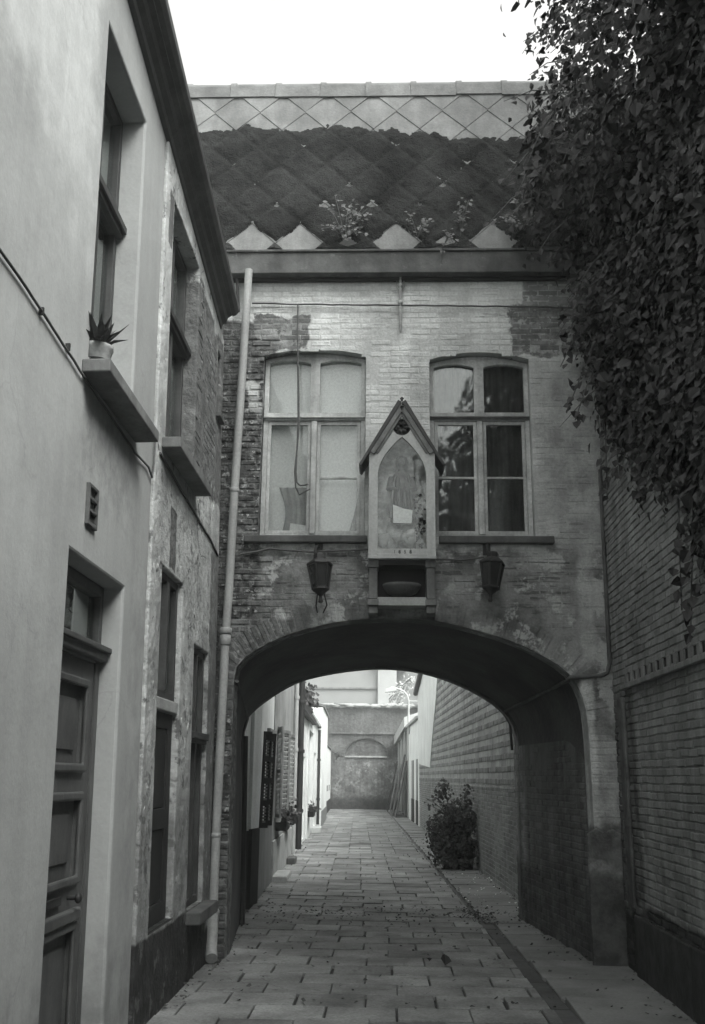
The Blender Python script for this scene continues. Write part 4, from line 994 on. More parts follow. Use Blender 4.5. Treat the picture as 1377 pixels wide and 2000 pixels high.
# toothed course: headers standing proud with dark gaps
m_ = MB(); m_.box(FW, 2.0, 9.46, 2.455, 2.498, .007, .055); m_.build('ledge', M['rightwall'], gw, bevel=.006)
a = 9.42
while a > 2.0:
    q = MB(); q.box(FW, a - .085, a, 2.500, 2.605, -.004, .016, random.uniform(-.2, .2), ch=.006)
    q.build('tooth_brick', M['rightwall'], gw, recalc=False); a -= .20 + random.uniform(-.012, .012)
m_ = MB(); m_.box(FW, 2.0, 9.5, 2.496, 2.604, -.06, -.0035); m_.build('tooth_shade', M['tar'], gw)  # black strip paints the shade between the teeth
m_ = MB(); m_.box(FW, -2.4, 9.55, -.15, .50, .0, .03); m_.build('plinth', M['rightwall'], gw, bevel=.02)
m_ = MB(); m_.box(FW, 9.50, 9.72, .55, 2.40, .004, .035); m_.build('pilaster_strip', M['rightwall'], gw, bevel=.012)

# creeper
cr = thing('creeper', 'huge dark leafy creeper overhanging the whitewashed wall and hiding the roof end', 'creeper', loc=(2.3, 9, 0))
XS = [(2.4, 2.17), (4.2, 2.16), (4.7, 2.12), (5.1, 2.05), (6.1, 1.96), (6.6, 1.80), (7.1, 1.62), (7.5, 1.25), (7.9, 1.36), (8.4, 1.52), (8.75, 1.72), (9.0, 1.86), (9.3, 1.72), (9.8, 1.45), (10.6, 1.2), (11.6, 1.1)]
def xs(z):
    for (z0, x0), (z1, x1) in zip(XS, XS[1:]):
        if z0 <= z <= z1: return x0 + (x1 - x0) * (z - z0) / (z1 - z0)
    return XS[-1][1]
HEM = [(3.0, 2.3), (5.5, 2.75), (6.6, 3.0), (7.0, 3.45), (7.4, 3.75), (8.0, 4.15), (8.6, 4.45), (9.0, 4.75), (9.3, 5.1), (9.9, 5.6)]
def hem(y):
    for (y0, z0), (y1, z1) in zip(HEM, HEM[1:]):
        if y0 <= y <= y1: return z0 + (z1 - z0) * (y - y0) / (y1 - y0)
    return HEM[-1][1]
pts = []
def clump(c, rad, n, lean):
    tn = random.gauss(0, .22); sz = random.uniform(.75, 1.2)
    for k in range(n):
        p = c + Vector((random.gauss(0, rad * .55), random.gauss(0, rad), random.gauss(0, rad * .9)))
        if p.z < 7.6 and p.x > 2.205: p.x = 2.205 - abs(random.gauss(0, .03))
        d = (p - c) / rad
        nrm = Vector((-.9 + .35 * d.x, -.45 + .5 * d.y, .55 + .5 * d.z)) + Vector((random.gauss(0, .38), random.gauss(0, .38), random.gauss(0, .38))) + lean
        pts.append((p, nrm, math.pi + random.gauss(0, .7), sz * random.choice((.045, .055, .065, .075, .09, .115)), tn + random.gauss(0, .2)))
made = 0
while made < 2900:
    y = 9.75 - 6.4 * random.random() ** 1.4; z = random.uniform(2.3, 11.4)
    hm = hem(y) + .45 * noise.noise((y * 1.9, 0, 5)) + .25 * noise.noise((y * 6, 0, 8)) + .15
    if z < hm: continue
    if noise.noise((y * 1.7, z * 1.7, 31)) < -.42: continue
    lump = .30 * noise.noise((y * 1.3, z * 1.3, 2)) + .22 * noise.noise((y * 3.6, z * 3.6, 6))
    x0 = xs(z) + .20 + lump * (1 if z > 5.6 else .25)
    dep = .08 if z < 5.2 else .30 + (z - 5.2) * .36
    x = x0 + dep * random.random() ** 1.25
    if z > 8.3 and y > 7.5 and noise.noise((x * 2.4 + 4, y * 2.4, z * 2.4)) < .08: continue
    clump(Vector((x, y, z)), random.uniform(.10, .24), random.randint(14, 26), Vector((random.gauss(0, .3), random.gauss(0, .3), random.gauss(0, .3)))); made += 1
# hanging sprays with long leaves
def spray(p0, p1, n, s0=.09):
    p0, p1 = Vector(p0), Vector(p1)
    for k in range(n):
        t = k / n; p = p0.lerp(p1, t) + Vector((random.gauss(0, .03), random.gauss(0, .03), random.gauss(0, .03)))
        pts.append((p, Vector((-.4 + random.gauss(0, .3), -1, .5 + random.gauss(0, .3))), math.pi + random.gauss(0, .6), s0 * random.uniform(.8, 1.3), random.uniform(-.4, .2)))
stems = MB()
for q in (((2.1, 9.3, 5.9), (1.76, 9.3, 5.13)), ((2.1, 9.3, 5.7), (1.82, 9.2, 5.02)), ((2.15, 9.35, 5.2), (2.13, 9.4, 4.25)), ((2.1, 9.2, 6.3), (1.72, 9.3, 5.62)), ((2.14, 9.0, 4.9), (2.14, 8.9, 4.35)), ((2.16, 7.2, 3.8), (2.15, 7.3, 2.85)), ((2.16, 6.9, 3.4), (2.15, 7.15, 2.6)), ((2.15, 8.2, 4.4), (2.14, 8.25, 3.95))):
    spray(q[0], q[1], 14); stems.tube([q[0], (Vector(q[0]) + Vector(q[1])) / 2 + Vector((0, 0, .04)), q[1]], .006, 5)
def branch(p0, p1, r0, r1, n=8, w=.12):
    p0, p1 = Vector(p0), Vector(p1); L_ = []
    for k in range(n + 1):
        t = k / n; L_.append(p0.lerp(p1, t) + Vector((random.gauss(0, w) * math.sin(t * 3.14), random.gauss(0, w) * math.sin(t * 3.14), random.gauss(0, w * .4))))
    stems.tube(L_, r0, 7, rads=[r0 + (r1 - r0) * k / n for k in range(n + 1)])
for k in range(14):
    y = 9.3 - k * .42; branch((2.75, y + random.uniform(-.3, .3), 5.8), (xs(8.5) + .3 + random.uniform(0, .8), y + random.uniform(-.4, .4), random.uniform(7.4, 10.3)), .045, .008)
for k in range(10):
    y = 9.4 - k * .5; branch((2.19, y, 6.4), (2.18, y + random.uniform(-.3, .3), hem(y) + random.uniform(.1, .6)), .02, .006, w=.02)
for k in range(46):                              # ragged twigs at the outer edge
    z = random.uniform(5.2, 10.6); y = random.uniform(7.6, 9.6); x = xs(z) + .25
    p0 = Vector((x, y, z)); L_ = random.uniform(.3, .75); p1 = p0 + Vector((-L_ * random.uniform(.3, .9), random.gauss(0, .1), -L_ * random.uniform(.1, 1.0)))
    if p1.x < .95: continue
    stems.tube([p0, (p0 + p1) / 2 + Vector((0, 0, .06)), p1], .006, 5, rads=[.009, .006, .003]); spray(p0, p1, random.randint(6, 12), .08)
stems.build('stem', M['bark'], cr)
def lscore(it):
    q = visible_px(it[0])
    if q is None or not (0 < q[0] < 1377 and 0 < q[1] < 2000): return 1e6
    return (it[0] - EYE).length / it[3] + (it[0].x - xs(it[0].z)) * 120
plant_leaves(cr, pts, M['leaf'], 300, 'foliage', lscore)

# ================================================================== alley beyond: left row
s_ = .031; nn = math.sqrt(1 + s_ * s_)
FA = Frame((-1.74, 13.2, 0), (-s_ / nn, 1 / nn, 0), (0, 0, 1), (1 / nn, s_ / nn, 0))
def A(y): return (y - 13.2) * nn          # distance along the row for a given world y
def row_house(name, label, y0, y1, z, mat, holes=(), base=None, baseh=.9, roofm='ridge', depth=2.6, proud=0.0):
    t = thing(name, label, 'house', loc=FA(A((y0 + y1) / 2), 0, 0))
    m_ = MB(); m_.prism(FA, rect(A(y0), A(y1), -.15, z), -.22, proud, holes=holes); w = m_.build('wall', M[mat], t)
    m_ = MB(); m_.box(FA, A(y0), A(y1), -.15, z - .02, -depth, -depth + .1); m_.box(FA, A(y0), A(y0) + .1, -.15, z - .02, -depth, -.221); m_.box(FA, A(y1) - .1, A(y1), -.15, z - .02, -depth, -.221); m_.build('rear_walls', M['room'], t)
    m_ = MB(); m_.hexa([FA(A(y0), z + .002, proud + .06), FA(A(y1), z + .002, proud + .06), FA(A(y1), z + .9, -depth), FA(A(y0), z + .9, -depth), FA(A(y0), z + .08, proud + .06), FA(A(y1), z + .08, proud + .06), FA(A(y1), z + .98, -depth), FA(A(y0), z + .98, -depth)]); m_.build('roof', M[roofm], t)
    if base:
        m_ = MB(); m_.box(FA, A(y0) + .003, A(y1) - .003, -.14, baseh, proud + .001, proud + .02); m_.build('plinth', M[base], t)
    return t
def alley_window(parent, y0, y1, z0, z1, mat, frame, name='window', c=-.10, bars=()):
    w = empty(name, FA(A(y0), z0, c), parent); w.matrix_parent_inverse = world_of(parent).inverted()
    m_ = MB(); k = .06; m_.prism(FA, rect(A(y0) + .002, A(y1) - .002, z0 + .002, z1 - .002), c - .05, c, holes=[rect(A(y0) + k, A(y1) - k, z0 + k, z1 - k)])
    for f in bars: m_.box(FA, A(y0) + k, A(y1) - k, z0 + (z1 - z0) * f - .02, z0 + (z1 - z0) * f + .02, c - .04, c - .002)
    m_.build('frame', M[frame], w)
    m_ = MB(); m_.box(FA, A(y0) + k, A(y1) - k, z0 + k, z1 - k, c - .035, c - .03); m_.build('pane', M[mat], w)
    return w
# 1: white end with black base, facing the passage
r1 = thing('white_corner_house', 'white plastered corner with black tarred base just past the passage on the left', 'house', loc=(-1.9, 14, 0))
fu = Vector((.17, 1.06, 0)).normalized()
FC = Frame((-1.95, 13.22, 0), fu, (0, 0, 1), (fu.y, -fu.x, 0))
m_ = MB(); m_.prism(FC, rect(0, 1.073, -.15, 5.0), -.25, 0, holes=[arched(.11, .43, .95, 2.02, .06)]); m_.build('wall', M['white_wall'], r1)
m_ = MB(); m_.prism(FC, arched(.112, .428, .952, 2.02, .058), -.12, -.02); m_.build('recessed_panel', M['grey_paint'], r1)
m_ = MB(); m_.box(FC, 0, 1.07, -.15, .94, .001, .02); m_.build('plinth', M['tar'], r1)
m_ = MB(); m_.box(FC, .64, 1.0, .965, 2.75, .001, .05); m_.build('pilaster', M['white_wall'], r1)
m_ = MB(); m_.box(FC, .64, 1.0, -.15, .96, .0211, .07); m_.build('plinth', M['tar'], r1)
m_ = MB(); m_.box(FA, A(14.28), A(16.9), -.15, 5.0, -.25, -.02); m_.build('side_wall', M['white_wall'], r1)
m_ = MB(); m_.box(FA, A(14.0), A(16.9), -.15, .95, -.0195, .0); m_.build('plinth', M['grey_paint'], r1)
m_ = MB(); m_.box(FA, A(14.28), A(16.9), 0, 4.9, -2.4, -2.3); m_.box(FA, A(14.3), A(16.9), 5.0, 5.1, -2.4, .0); m_.build('rear_walls', M['room'], r1)
for y in (14.45, 15.2):
    sh_ = empty('shutter', FA(A(y), 1, 0), r1); sh_.matrix_parent_inverse = world_of(r1).inverted()
    F2 = Frame(FA(A(y), 0, 0), FA.u * .55 + FA.n * .83, (0.02, 0, 1), FA.n * .55 - FA.u * .83)
    m_ = MB(); m_.prism(F2, rect(0, .12, .95, 2.26), -.02, .02, holes=[rect(.03, .09, .95 + .07 + .30 * i, .95 + .07 + .30 * i + .22) for i in range(4)]); m_.build('frame', M['wood_black'], sh_)
    m_ = MB()
    for i in range(4):
        for j in range(5): m_.box(F2, .03, .09, 1.02 + .30 * i + .044 * j, 1.02 + .30 * i + .044 * j + .03, -.012, .008)
    m_.build('slat', M['wood_grey'], sh_, kind='stuff')
# grey panel door and window box
D = empty('door', FA(A(16.2), 0, 0), r1); D.matrix_parent_inverse = world_of(r1).inverted()
m_ = MB(); m_.box(FA, A(15.65), A(16.85), .96, 2.36, -.0195, .035); m_.build('door_leaf', M['grey_paint'], D)
m_ = MB(); m_.box(FA, A(15.85), A(16.65), 1.1, 1.6, .0355, .05); m_.box(FA, A(15.85), A(16.65), 1.72, 2.2, .0355, .05); m_.build('panel', M['grey_paint'], D)
# 2: brick house with louvred shutters
hole2 = [rect(A(17.5), A(18.5), .98, 2.48), rect(A(19.4), A(20.4), .98, 2.48)]
r2 = row_house('brick_row_house', 'narrow brick row house with louvred shutters and window boxes of flowers', 16.92, 23.2, 5.2, 'far_brick', hole2)
for (y0, y1) in ((17.5, 18.5), (19.4, 20.4)):
    alley_window(r2, y0, y1, .98, 2.48, 'glass_dark', 'wood_white', c=-.12)
    for ys, sg in ((y0, -1), (y1, 1)):
        sh_ = empty('shutter', FA(A(ys), 1, 0), r2); sh_.matrix_parent_inverse = world_of(r2).inverted()
        F2 = Frame(FA(A(ys), 0, .0), FA.u * .96 * sg + FA.n * .28, (0, 0, 1), FA.n * .96 - FA.u * .28 * sg)
        m_ = MB(); m_.prism(F2, rect(0.01, .34, .98, 2.46), .0, .03, holes=[rect(.05, .30, 1.03, 1.70), rect(.05, .30, 1.76, 2.40)]); m_.build('frame', M['wood_grey'], sh_)
        for j in range(17): 
            q = MB(); zz = 1.04 + j * .082; q.hexa([F2(.05, zz, .0), F2(.30, zz, .0), F2(.30, zz + .05, .022), F2(.05, zz + .05, .022), F2(.05, zz + .012, .0), F2(.30, zz + .012, .0), F2(.30, zz + .062, .022), F2(.05, zz + .062, .022)]); q.build('slat', M['wood_white'], sh_, recalc=False)
    m_ = MB(); m_.box(FA, A(y0) - .05, A(y1) + .05, .90, .975, -.1, .10); m_.build('window_sill', M['stone_pale'], r2)
m_ = MB(); m_.box(FA, A(16.93), A(23.19), -.14, .62, .001, .03); m_.build('plinth', M['stone_pale'], r2)
def flower_box(y, label, z=.98, w=.45):
    t = thing('window_box', label, 'flower box', 'window boxes along the alley', FA(A(y), z, .1))
    m_ = MB(); m_.prism(Frame(FA(A(y), z, .12), FA.u, (0, 0, 1), FA.n), [(-w * .92, 0), (w * .92, 0), (w, .16), (-w, .16)], -.10, .08); m_.build('box', M['wood_black'], t)
    pts = []
    for k in range(150): pts.append((FA(A(y) + random.gauss(0, w * .5), z + .14 + abs(random.gauss(0, .09)), .12 + random.gauss(0, .07)), Vector((1 + random.gauss(0, .5), -.6 + random.gauss(0, .5), .6 + random.gauss(0, .5))), random.uniform(0, 6), random.uniform(.05, .1), random.uniform(-.4, .4)))
    plant_leaves(t, pts, M['leaf'])
flower_box(17.9, 'dark window box of flowers below the nearest louvred alley window', .76)
flower_box(20.0, 'dark window box of flowers below the second louvred alley window', .76)
def alley_pipe(y, r_, z, mat, label, c=.06, cat='downpipe'):
    t = thing('downpipe', label, cat, loc=FA(A(y), 0, c))
    m_ = MB(); m_.tube([FA(A(y), z, c), FA(A(y), .08, c)], r_, 8); m_.build('pipe', M[mat], t)
    for zz in (.9, 2.2, 3.3):
        m_ = MB(); p = FA(A(y), zz, c); m_.lathe(p, [(r_ * 1.25, -.04), (r_ * 1.35, 0), (r_ * 1.25, .04)], 8); m_.build('collar', M[mat], t)
alley_pipe(21.9, .05, 4.6, 'zinc', 'pale thin downpipe at the end of the brick row house')
alley_pipe(23.35, .075, 5.0, 'iron', 'black thick downpipe between brick and white row houses', .09)
# 3: white house with plank door and lower eaves
hole3 = [rect(A(25.6), A(27.6), .08, 2.15)]
r3 = row_house('white_row_house', 'low white row house with ribbed white door and dark eaves', 23.5, 28.6, 3.15, 'white_wall', hole3, None)
D = empty('door', FA(A(26.5), 0, 0), r3); D.matrix_parent_inverse = world_of(r3).inverted()
for i in range(7):
    m_ = MB(); aa = A(25.6) + .012 + i * .284; m_.box(FA, aa, aa + .268, .09, 2.14, -.09, -.06 + .01 * (i % 2), ch=.008); m_.build('plank', M['wood_white'], D, recalc=False)
m_ = MB(); m_.box(FA, A(23.4), A(31), 3.16, 3.30, -.05, .16); m_.build('eaves_board', M['wood_black'], r3)
# set-back boarded upper storey
m_ = MB()
m_.box(FA, A(23.6), A(34), 3.3, 6.4, -1.8, -.5); m_.build('upper_wall', M['white_wall'], r3)
for i in range(16):
    m_ = MB(); aa = A(23.7) + i * .6; m_.box(FA, aa, aa + .07, 3.35, 6.4, -.4995, -.47); m_.build('batten', M['grey_paint'], r3)
hp = thing('hanging_plant', 'dark bushy plant growing from the eaves of the low white row house', 'plant', loc=FA(A(26.2), 3.35, -.05))
pts = [(FA(A(26.2) + random.gauss(0, .35), 3.35 + abs(random.gauss(0, .28)), .02 + random.gauss(0, .13)), Vector((1, -1 + random.gauss(0, .6), random.gauss(.4, .6))), random.uniform(0, 6), random.uniform(.08, .16), random.uniform(-.4, .4)) for k in range(240)]
plant_leaves(hp, pts, M['leaf'])
# 4: bay with tall dark window
hole4 = [rect(A(29.2), A(32.2), .75, 2.95), rect(A(32.9), A(34.6), .1, 2.4)]
r4 = row_house('bay_row_house', 'white row house with tall dark framed window and pale step', 28.62, 35.6, 3.3, 'white_wall', hole4, None, proud=.03)
alley_window(r4, 29.2, 32.2, .75, 2.95, 'glass_dark', 'wood_dark', bars=(.62,))
m_ = MB(); m_.box(FA, A(32.9), A(34.6), .1, 2.4, -.12, -.08); m_.build('door', M['wood_dark'], r4)
m_ = MB(); m_.box(FA, A(28.63), A(35.6), 3.305, 3.42, -.02, .13); m_.build('eaves_board', M['far_pale'], r4)
flower_box(29.6, 'flower box under the tall dark alley window', .55, .6)
st_ = MB(); st_.box(FA, A(31.2), A(32.1), .0, .17, .04, .34); tag(st_.build('doorstep', M['far_pale'], bevel=.02), 'pale stone step at the foot of the tall dark alley window', 'step')
st_ = MB(); st_.box(FA, A(17.0), A(18.1), -.02, .09, .001, .26); tag(st_.build('doorstep', M['stone_pale'], bevel=.02), 'pale worn step at the foot of the brick row house', 'step')
st_ = MB(); st_.box(FA, A(20.3), A(20.9), -.02, .12, .035, .20); tag(st_.build('boot_scraper', M['stone_dark'], bevel=.02), 'small dark block on the pavement against the brick row house', 'block')
alley_pipe(35.3, .05, 3.2, 'iron', 'thin dark downpipe at the corner of the bay row house', .10)
# 5, 6: farther white houses
r5 = row_house('far_white_house', 'white windowless house end past the bay window', 35.62, 42, 4.0, 'white_wall', (), 'grey_paint', .5, proud=.20)
r6 = row_house('far_low_house', 'low white house with small shutters nearest the end wall', 42.02, 54.7, 3.0, 'white_wall', (), 'tar', .55, proud=.06)
for y0, z0 in ((44, 1.0), (47.5, 1.0), (51, 1.0), (44, 2.1)):
    m_ = MB(); m_.box(FA, A(y0), A(y0 + .9), z0, z0 + .25, .061, .09); m_.build('shutter', M['grey_paint'], r6)
m_ = MB(); m_.tube([FA(A(54.2), 2.95, .12), FA(A(54.2), 2.8, .35), FA(A(54.2), 2.5, .35)], .04, 8); m_.lathe(FA(A(54.2), 2.75, .42), [(.05, -.12), (.13, -.05), (.10, .1), (.03, .14)], 8)
tag(m_.build('wall_bracket', M['iron']), 'small dark bracket lamp at the end of the low far house', 'lamp')

# ================================================================== alley beyond: right side
FB = Frame((1.94, 13.2, 0), (-.033 / 1.00054, 1 / 1.00054, 0), (0, 0, 1), (-1 / 1.00054, -.033 / 1.00054, 0))
aw = thing('alley_brick_wall', 'high brick wall with pale flush bands along the alley past the arch', 'wall', loc=FB(8, 0, 0))
m_ = MB(); m_.box(FB, -.0, 23.6, -.15, 5.6, -.3, -.004); ac = m_.build('wall_core', M['alleyjoint'], aw)
items = courses(.0, 23.5, .0, 1.55, .21, .052, .014, c=-.006, d=.013, dj=.004)
b_ = 1.56
while b_ < 5.5:
    items += courses(.0, 23.5, b_, b_ + .085, .105, .085, .018, c=-.006, d=.016, dj=.005)
    b_ += .19
lay_bricks('brick', FB, items, M['alleywall'], ac)
m_ = MB(); m_.box(FB, 0, 16.4, 1.5, 1.535, .0, .016); m_.build('string_course', M['alleyjoint'], aw)
# white plastered gable at the far end of the brick wall
gb = thing('white_gable', 'bright white plastered gable strip above the far end of the brick wall', 'wall', loc=FB(19, 2, 0))
m_ = MB(); m_.prism(FB, [(18.2, 1.95), (22.8, 2.1), (23.7, 2.2), (23.7, 5.4), (14.3, 5.4), (15.6, 3.9), (16.9, 3.0)], -.05, .03); m_.build('plaster', M['white_wall'], gb)
m_ = MB(); m_.prism(FB, [(13.4, 4.0), (14.1, 5.4), (12.9, 5.4)], -.05, .03); m_.build('plaster_scrap', M['white_wall'], gb)
m_ = MB(); m_.tube([FB(23.9, 4.62, .1), FB(17.0, 5.75, .1)], .09, 8); m_.build('verge_board', M['iron'], gb)
# outhouse
oh = thing('white_outhouse', 'small white outhouse with dark base and narrow doors on the right of the alley', 'outhouse', loc=FB(27, 0, 0))
m_ = MB(); m_.prism(FB, rect(23.75, 30.5, -.15, 3.7), -1.6, .0, ); m_.build('wall', M['white_wall'], oh)
for a0, a1 in ((24.3, 25.3), (26.6, 28.2)):
    m_ = MB(); m_.box(FB, a0, a1, .0, .85, .001, .03); m_.build('door_base', M['tar'], oh)
    m_ = MB(); m_.box(FB, a0 + .1, a1 - .3, .86, 2.3, .001, .03); m_.build('door', M['grey_paint'], oh)
m_ = MB(); m_.hexa([FB(23.7, 3.705, .12), FB(30.6, 3.705, .12), FB(30.6, 4.2, -1.6), FB(23.7, 4.2, -1.6), FB(23.7, 3.8, .12), FB(30.6, 3.8, .12), FB(30.6, 4.3, -1.6), FB(23.7, 4.3, -1.6)]); m_.build('roof', M['far_pale'], oh)
ls = thing('lean_to', 'low lean-to with white sloping edge and dark open front at the far right', 'lean-to', loc=FB(36, 0, 0))
m_ = MB(); m_.box(FB, 30.6, 41.6, -.15, 3.75, -1.6, -.35); m_.build('rear_wall', M['grey_paint'], ls)
for a0 in (30.7, 33.6, 36.6, 39.8):
    m_ = MB(); m_.box(FB, a0, a0 + .75, .0, 3.72, -.3, .02); m_.build('post', M['far_pale'], ls)
m_ = MB(); m_.hexa([FB(30.62, 3.725, .18), FB(41.7, 3.3, .18), FB(41.7, 4.0, -1.6), FB(30.62, 4.4, -1.6), FB(30.62, 4.15, .18), FB(41.7, 3.75, .18), FB(41.7, 4.4, -1.6), FB(30.62, 4.8, -1.6)]); m_.build('roof', M['far_pale'], ls)
for i, (a0, lean, h, w) in enumerate(((31.0, .5, 2.4, .9), (32.4, .56, 2.7, 1.0), (33.8, .52, 2.3, 1.1), (35.6, .6, 2.0, .8), (38.6, .6, 2.5, .9))):
    F2 = Frame(FB(a0, 0.0, lean), FB.u, Vector((0, 0, 1)) * .975 - FB.n * .20, FB.n * .975 + Vector((0, 0, .20)))
    m_ = MB(); m_.box(F2, 0, w, 0, h, 0, .035); o = m_.build('timber_plank', M['wood_dark'] if i != 3 else M['wood_grey']); tag(o, ('thin dark plank leaning on the lean-to nearest the outhouse', 'widest and tallest dark plank leaning on the lean-to', 'middle dark plank leaning on the lean-to beside the pale one', 'pale grey weathered plank leaning on the lean-to', 'narrow dark plank leaning on the lean-to nearest the end wall')[i], 'plank', 'planks leaning on the lean-to')
al = thing('arched_lamp', 'pale street lamp on a long arched arm above the outhouse', 'lamp', loc=FB(29.5, 3.8, .2))
base = FB(29.5, 3.4, .05); X = base.x
pa = [(X, base.y, 3.4), (X, base.y, 4.75), (X - .06, base.y, 5.0), (X - .20, base.y, 5.15), (X - .40, base.y, 5.25), (X - .75, base.y, 5.33)]
m_ = MB(); m_.tube(pa, .045, 10); m_.build('arm', M['far_pale'], al)
m_ = MB(); m_.tube([(X, base.y, 4.75), (X + .5, base.y, 4.75)], .03, 8); m_.build('wall_strut', M['far_pale'], al)
m_ = MB(); m_.hexa([(X - 1.0, base.y - .1, 5.10), (X - .5, base.y - .1, 5.17), (X - .5, base.y + .1, 5.17), (X - 1.0, base.y + .1, 5.10), (X - .96, base.y - .06, 5.26), (X - .55, base.y - .06, 5.36), (X - .55, base.y + .06, 5.36), (X - .96, base.y + .06, 5.26)]); m_.build('lamp_head', M['far_pale'], al, bevel=.02)
pc = thing('pale_climber', 'pale twiggy climber spilling over the gable corner behind the arched lamp', 'climber', loc=FB(31, 5, 0))
pts = []; sm = MB()
for k in range(9):
    p0 = FB(31 + random.uniform(0, 2), 5.9, -.2); p1 = FB(31.5 + random.uniform(-1, 3), random.uniform(4.9, 5.5), random.uniform(.2, .75)); sm.tube([p0, (p0 + p1) / 2 + Vector((0, 0, .15)), p1], .03, 5)
    for q in range(30):
        t = random.random(); pts.append((p0.lerp(p1, t) + Vector((random.gauss(0, .1), random.gauss(0, .1), random.gauss(0, .1))), Vector((random.gauss(0, .5), -1, random.gauss(.5, .5))), random.uniform(0, 6), random.uniform(.08, .16), random.uniform(0, .5)))
M['leaf_far'] = material('pale_far_leaf', .34, dirt=.2, tone=.6, bump=0, seed=77)
sm.build('stem', M['leaf_far'], pc); plant_leaves(pc, pts, M['leaf_far'])

# shrub in a dark tub against the wall
sb = thing('potted_shrub', 'dark leafy shrub in a tub against the alley brick wall', 'shrub', loc=(1.3, 20, 0))
m_ = MB(); m_.prism(Frame((1.34, 20.0, 0), (1, 0, 0), (0, 0, 1), (0, -1, 0)), [(-.27, 0), (.27, 0), (.33, .46), (-.33, .46)], -.28, .28); m_.build('tub', M['tar'], sb, bevel=.02)
stm = MB(); pts = []
def blobleaf(c, r, n, s0=.055):
    for k in range(n):
        v_ = Vector((random.gauss(0, 1), random.gauss(0, 1), random.gauss(0, 1))).normalized(); rr = random.random() ** .45
        p = Vector(c) + Vector((v_.x * r[0], v_.y * r[1], v_.z * r[2])) * rr * (1 + .3 * noise.noise(v_ * 2.5))
        pts.append((p, v_ + Vector((random.gauss(0, .5), -.4 + random.gauss(0, .5), .4 + random.gauss(0, .5))), random.uniform(0, 6.28), s0 * random.uniform(.7, 1.5), random.uniform(-.45, .5)))
blobleaf((1.42, 20, .86), (.34, .36, .38), 1500); blobleaf((1.16, 19.9, .78), (.30, .33, .36), 1100); blobleaf((.99, 19.85, .42), (.20, .25, .34), 420); blobleaf((1.08, 20, 1.42), (.17, .17, .25), 170); blobleaf((1.30, 19.8, .40), (.36, .25, .22), 500); blobleaf((1.22, 20, 1.12), (.16, .2, .2), 160); blobleaf((1.55, 20, 1.2), (.10, .1, .12), 60)
blobleaf((1.12, 19.62, .30), (.34, .14, .26), 420); blobleaf((1.5, 19.62, .36), (.26, .12, .26), 300); blobleaf((.86, 19.8, .62), (.14, .2, .3), 160); blobleaf((1.3, 19.6, .12), (.4, .16, .10), 160)
for p in ((1.08, 20, 1.55), (1.42, 20, 1.2), (1.2, 19.9, 1.1), (.98, 19.85, .7), (1.55, 20, 1.2)): stm.tube([(1.34, 20, .4), (1.34 + (p[0] - 1.34) * .4, 20, .4 + (p[2] - .4) * .5), p], .014, 6)
for k in range(26):
    th = random.uniform(0, 6.28); e = Vector((1.24 + .40 * math.cos(th), 19.85 + .35 * math.sin(th), random.uniform(.3, 1.45)))
    stm.tube([(1.3, 19.95, .4 + e.z * .3), ((1.3 + e.x) / 2, (19.95 + e.y) / 2, .15 + e.z * .75), e], .007, 5, rads=[.010, .007, .003])
    for q in range(7): pts.append((e + Vector((random.gauss(0, .05), random.gauss(0, .05), random.gauss(0, .06))), Vector((random.gauss(0, .6), -1, random.gauss(.5, .5))), random.uniform(0, 6), random.uniform(.04, .08), random.uniform(-.2, .5)))
pts = [p for p in pts if noise.noise(p[0] * 5.5) > -.30]
stm.build('stem', M['bark'], sb); plant_leaves(sb, pts, M['leaf_mid'], 0)

# ================================================================== end wall and what stands behind it
ew = thing('end_wall', 'high mottled brick wall with blind arch closing the far end of the alley', 'wall', loc=(-1.3, 55, 0))
FE = Frame((0, 55, 0), (1, 0, 0), (0, 0, 1), (0, -1, 0))
def halfarch(w, z0, zs_, rise, cx, n=16): return [(cx - w, z0), (cx + w, z0)] + [(cx + w * math.cos(math.pi * i / n), zs_ + rise * math.sin(math.pi * i / n)) for i in range(n + 1)]
CXE = -1.08
m_ = MB(); m_.prism(FE, rect(-6, 2.4, -.15, 5.35), -.5, 0, holes=[halfarch(1.16, .5, 2.72, .92, CXE)]); m_.build('wall', M['endwall'], ew)
m_ = MB(); m_.prism(FE, halfarch(1.158, .502, 2.72, .918, CXE), -.3, -.10); m_.build('blind_arch', M['endwall'], ew)
m_ = MB()
n = 22
for i in range(n):
    t0, t1 = math.pi * i / n + .012, math.pi * (i + 1) / n - .012
    q = MB(); q.hexa([FE(CXE + rr_ * 1.0 * math.cos(t), 2.72 + (rr_ - .24) * math.sin(t), c) for c in (.0005, .05) for (rr_, t) in ((1.17, t0), (1.17, t1), (1.33, t1), (1.33, t0))]); q.build('arch_brick', M['endwall'], ew)
m_ = MB(); m_.box(FE, -3.0, .55, 3.86, 3.95, .0005, .14); m_.build('ledge', M['endwall'], ew, bevel=.02)
m_ = MB(); m_.box(FE, CXE - 1.16, CXE + 1.1, 2.66, 2.74, -.0995, -.02); m_.build('springing_ledge', M['endcap'], ew)
m_ = MB(); m_.box(FE, -6, 2.4, -.1, .74, .0005, .05); m_.build('plinth', M['endwall'], ew)
m_ = MB()
x = -6.0
while x < 2.4:
    w = random.uniform(.2, .5); m_.blob((x, 55.1, 5.36 + random.uniform(-.03, .04)), w * 1.3, .35, random.uniform(.06, .15), 11, 5, .45); x += w * .6
m_.build('crumbling_cap', M['endcap'], ew, kind='stuff')
bl = thing('grey_rendered_block', 'plain grey rendered block with pale pier rising behind the end wall', 'building', loc=(-2, 63, 0))
m_ = MB(); m_.box(WORLD, -9, -.55, 62, 70, -.2, 12); m_.build('wall', M['far_grey'], bl)
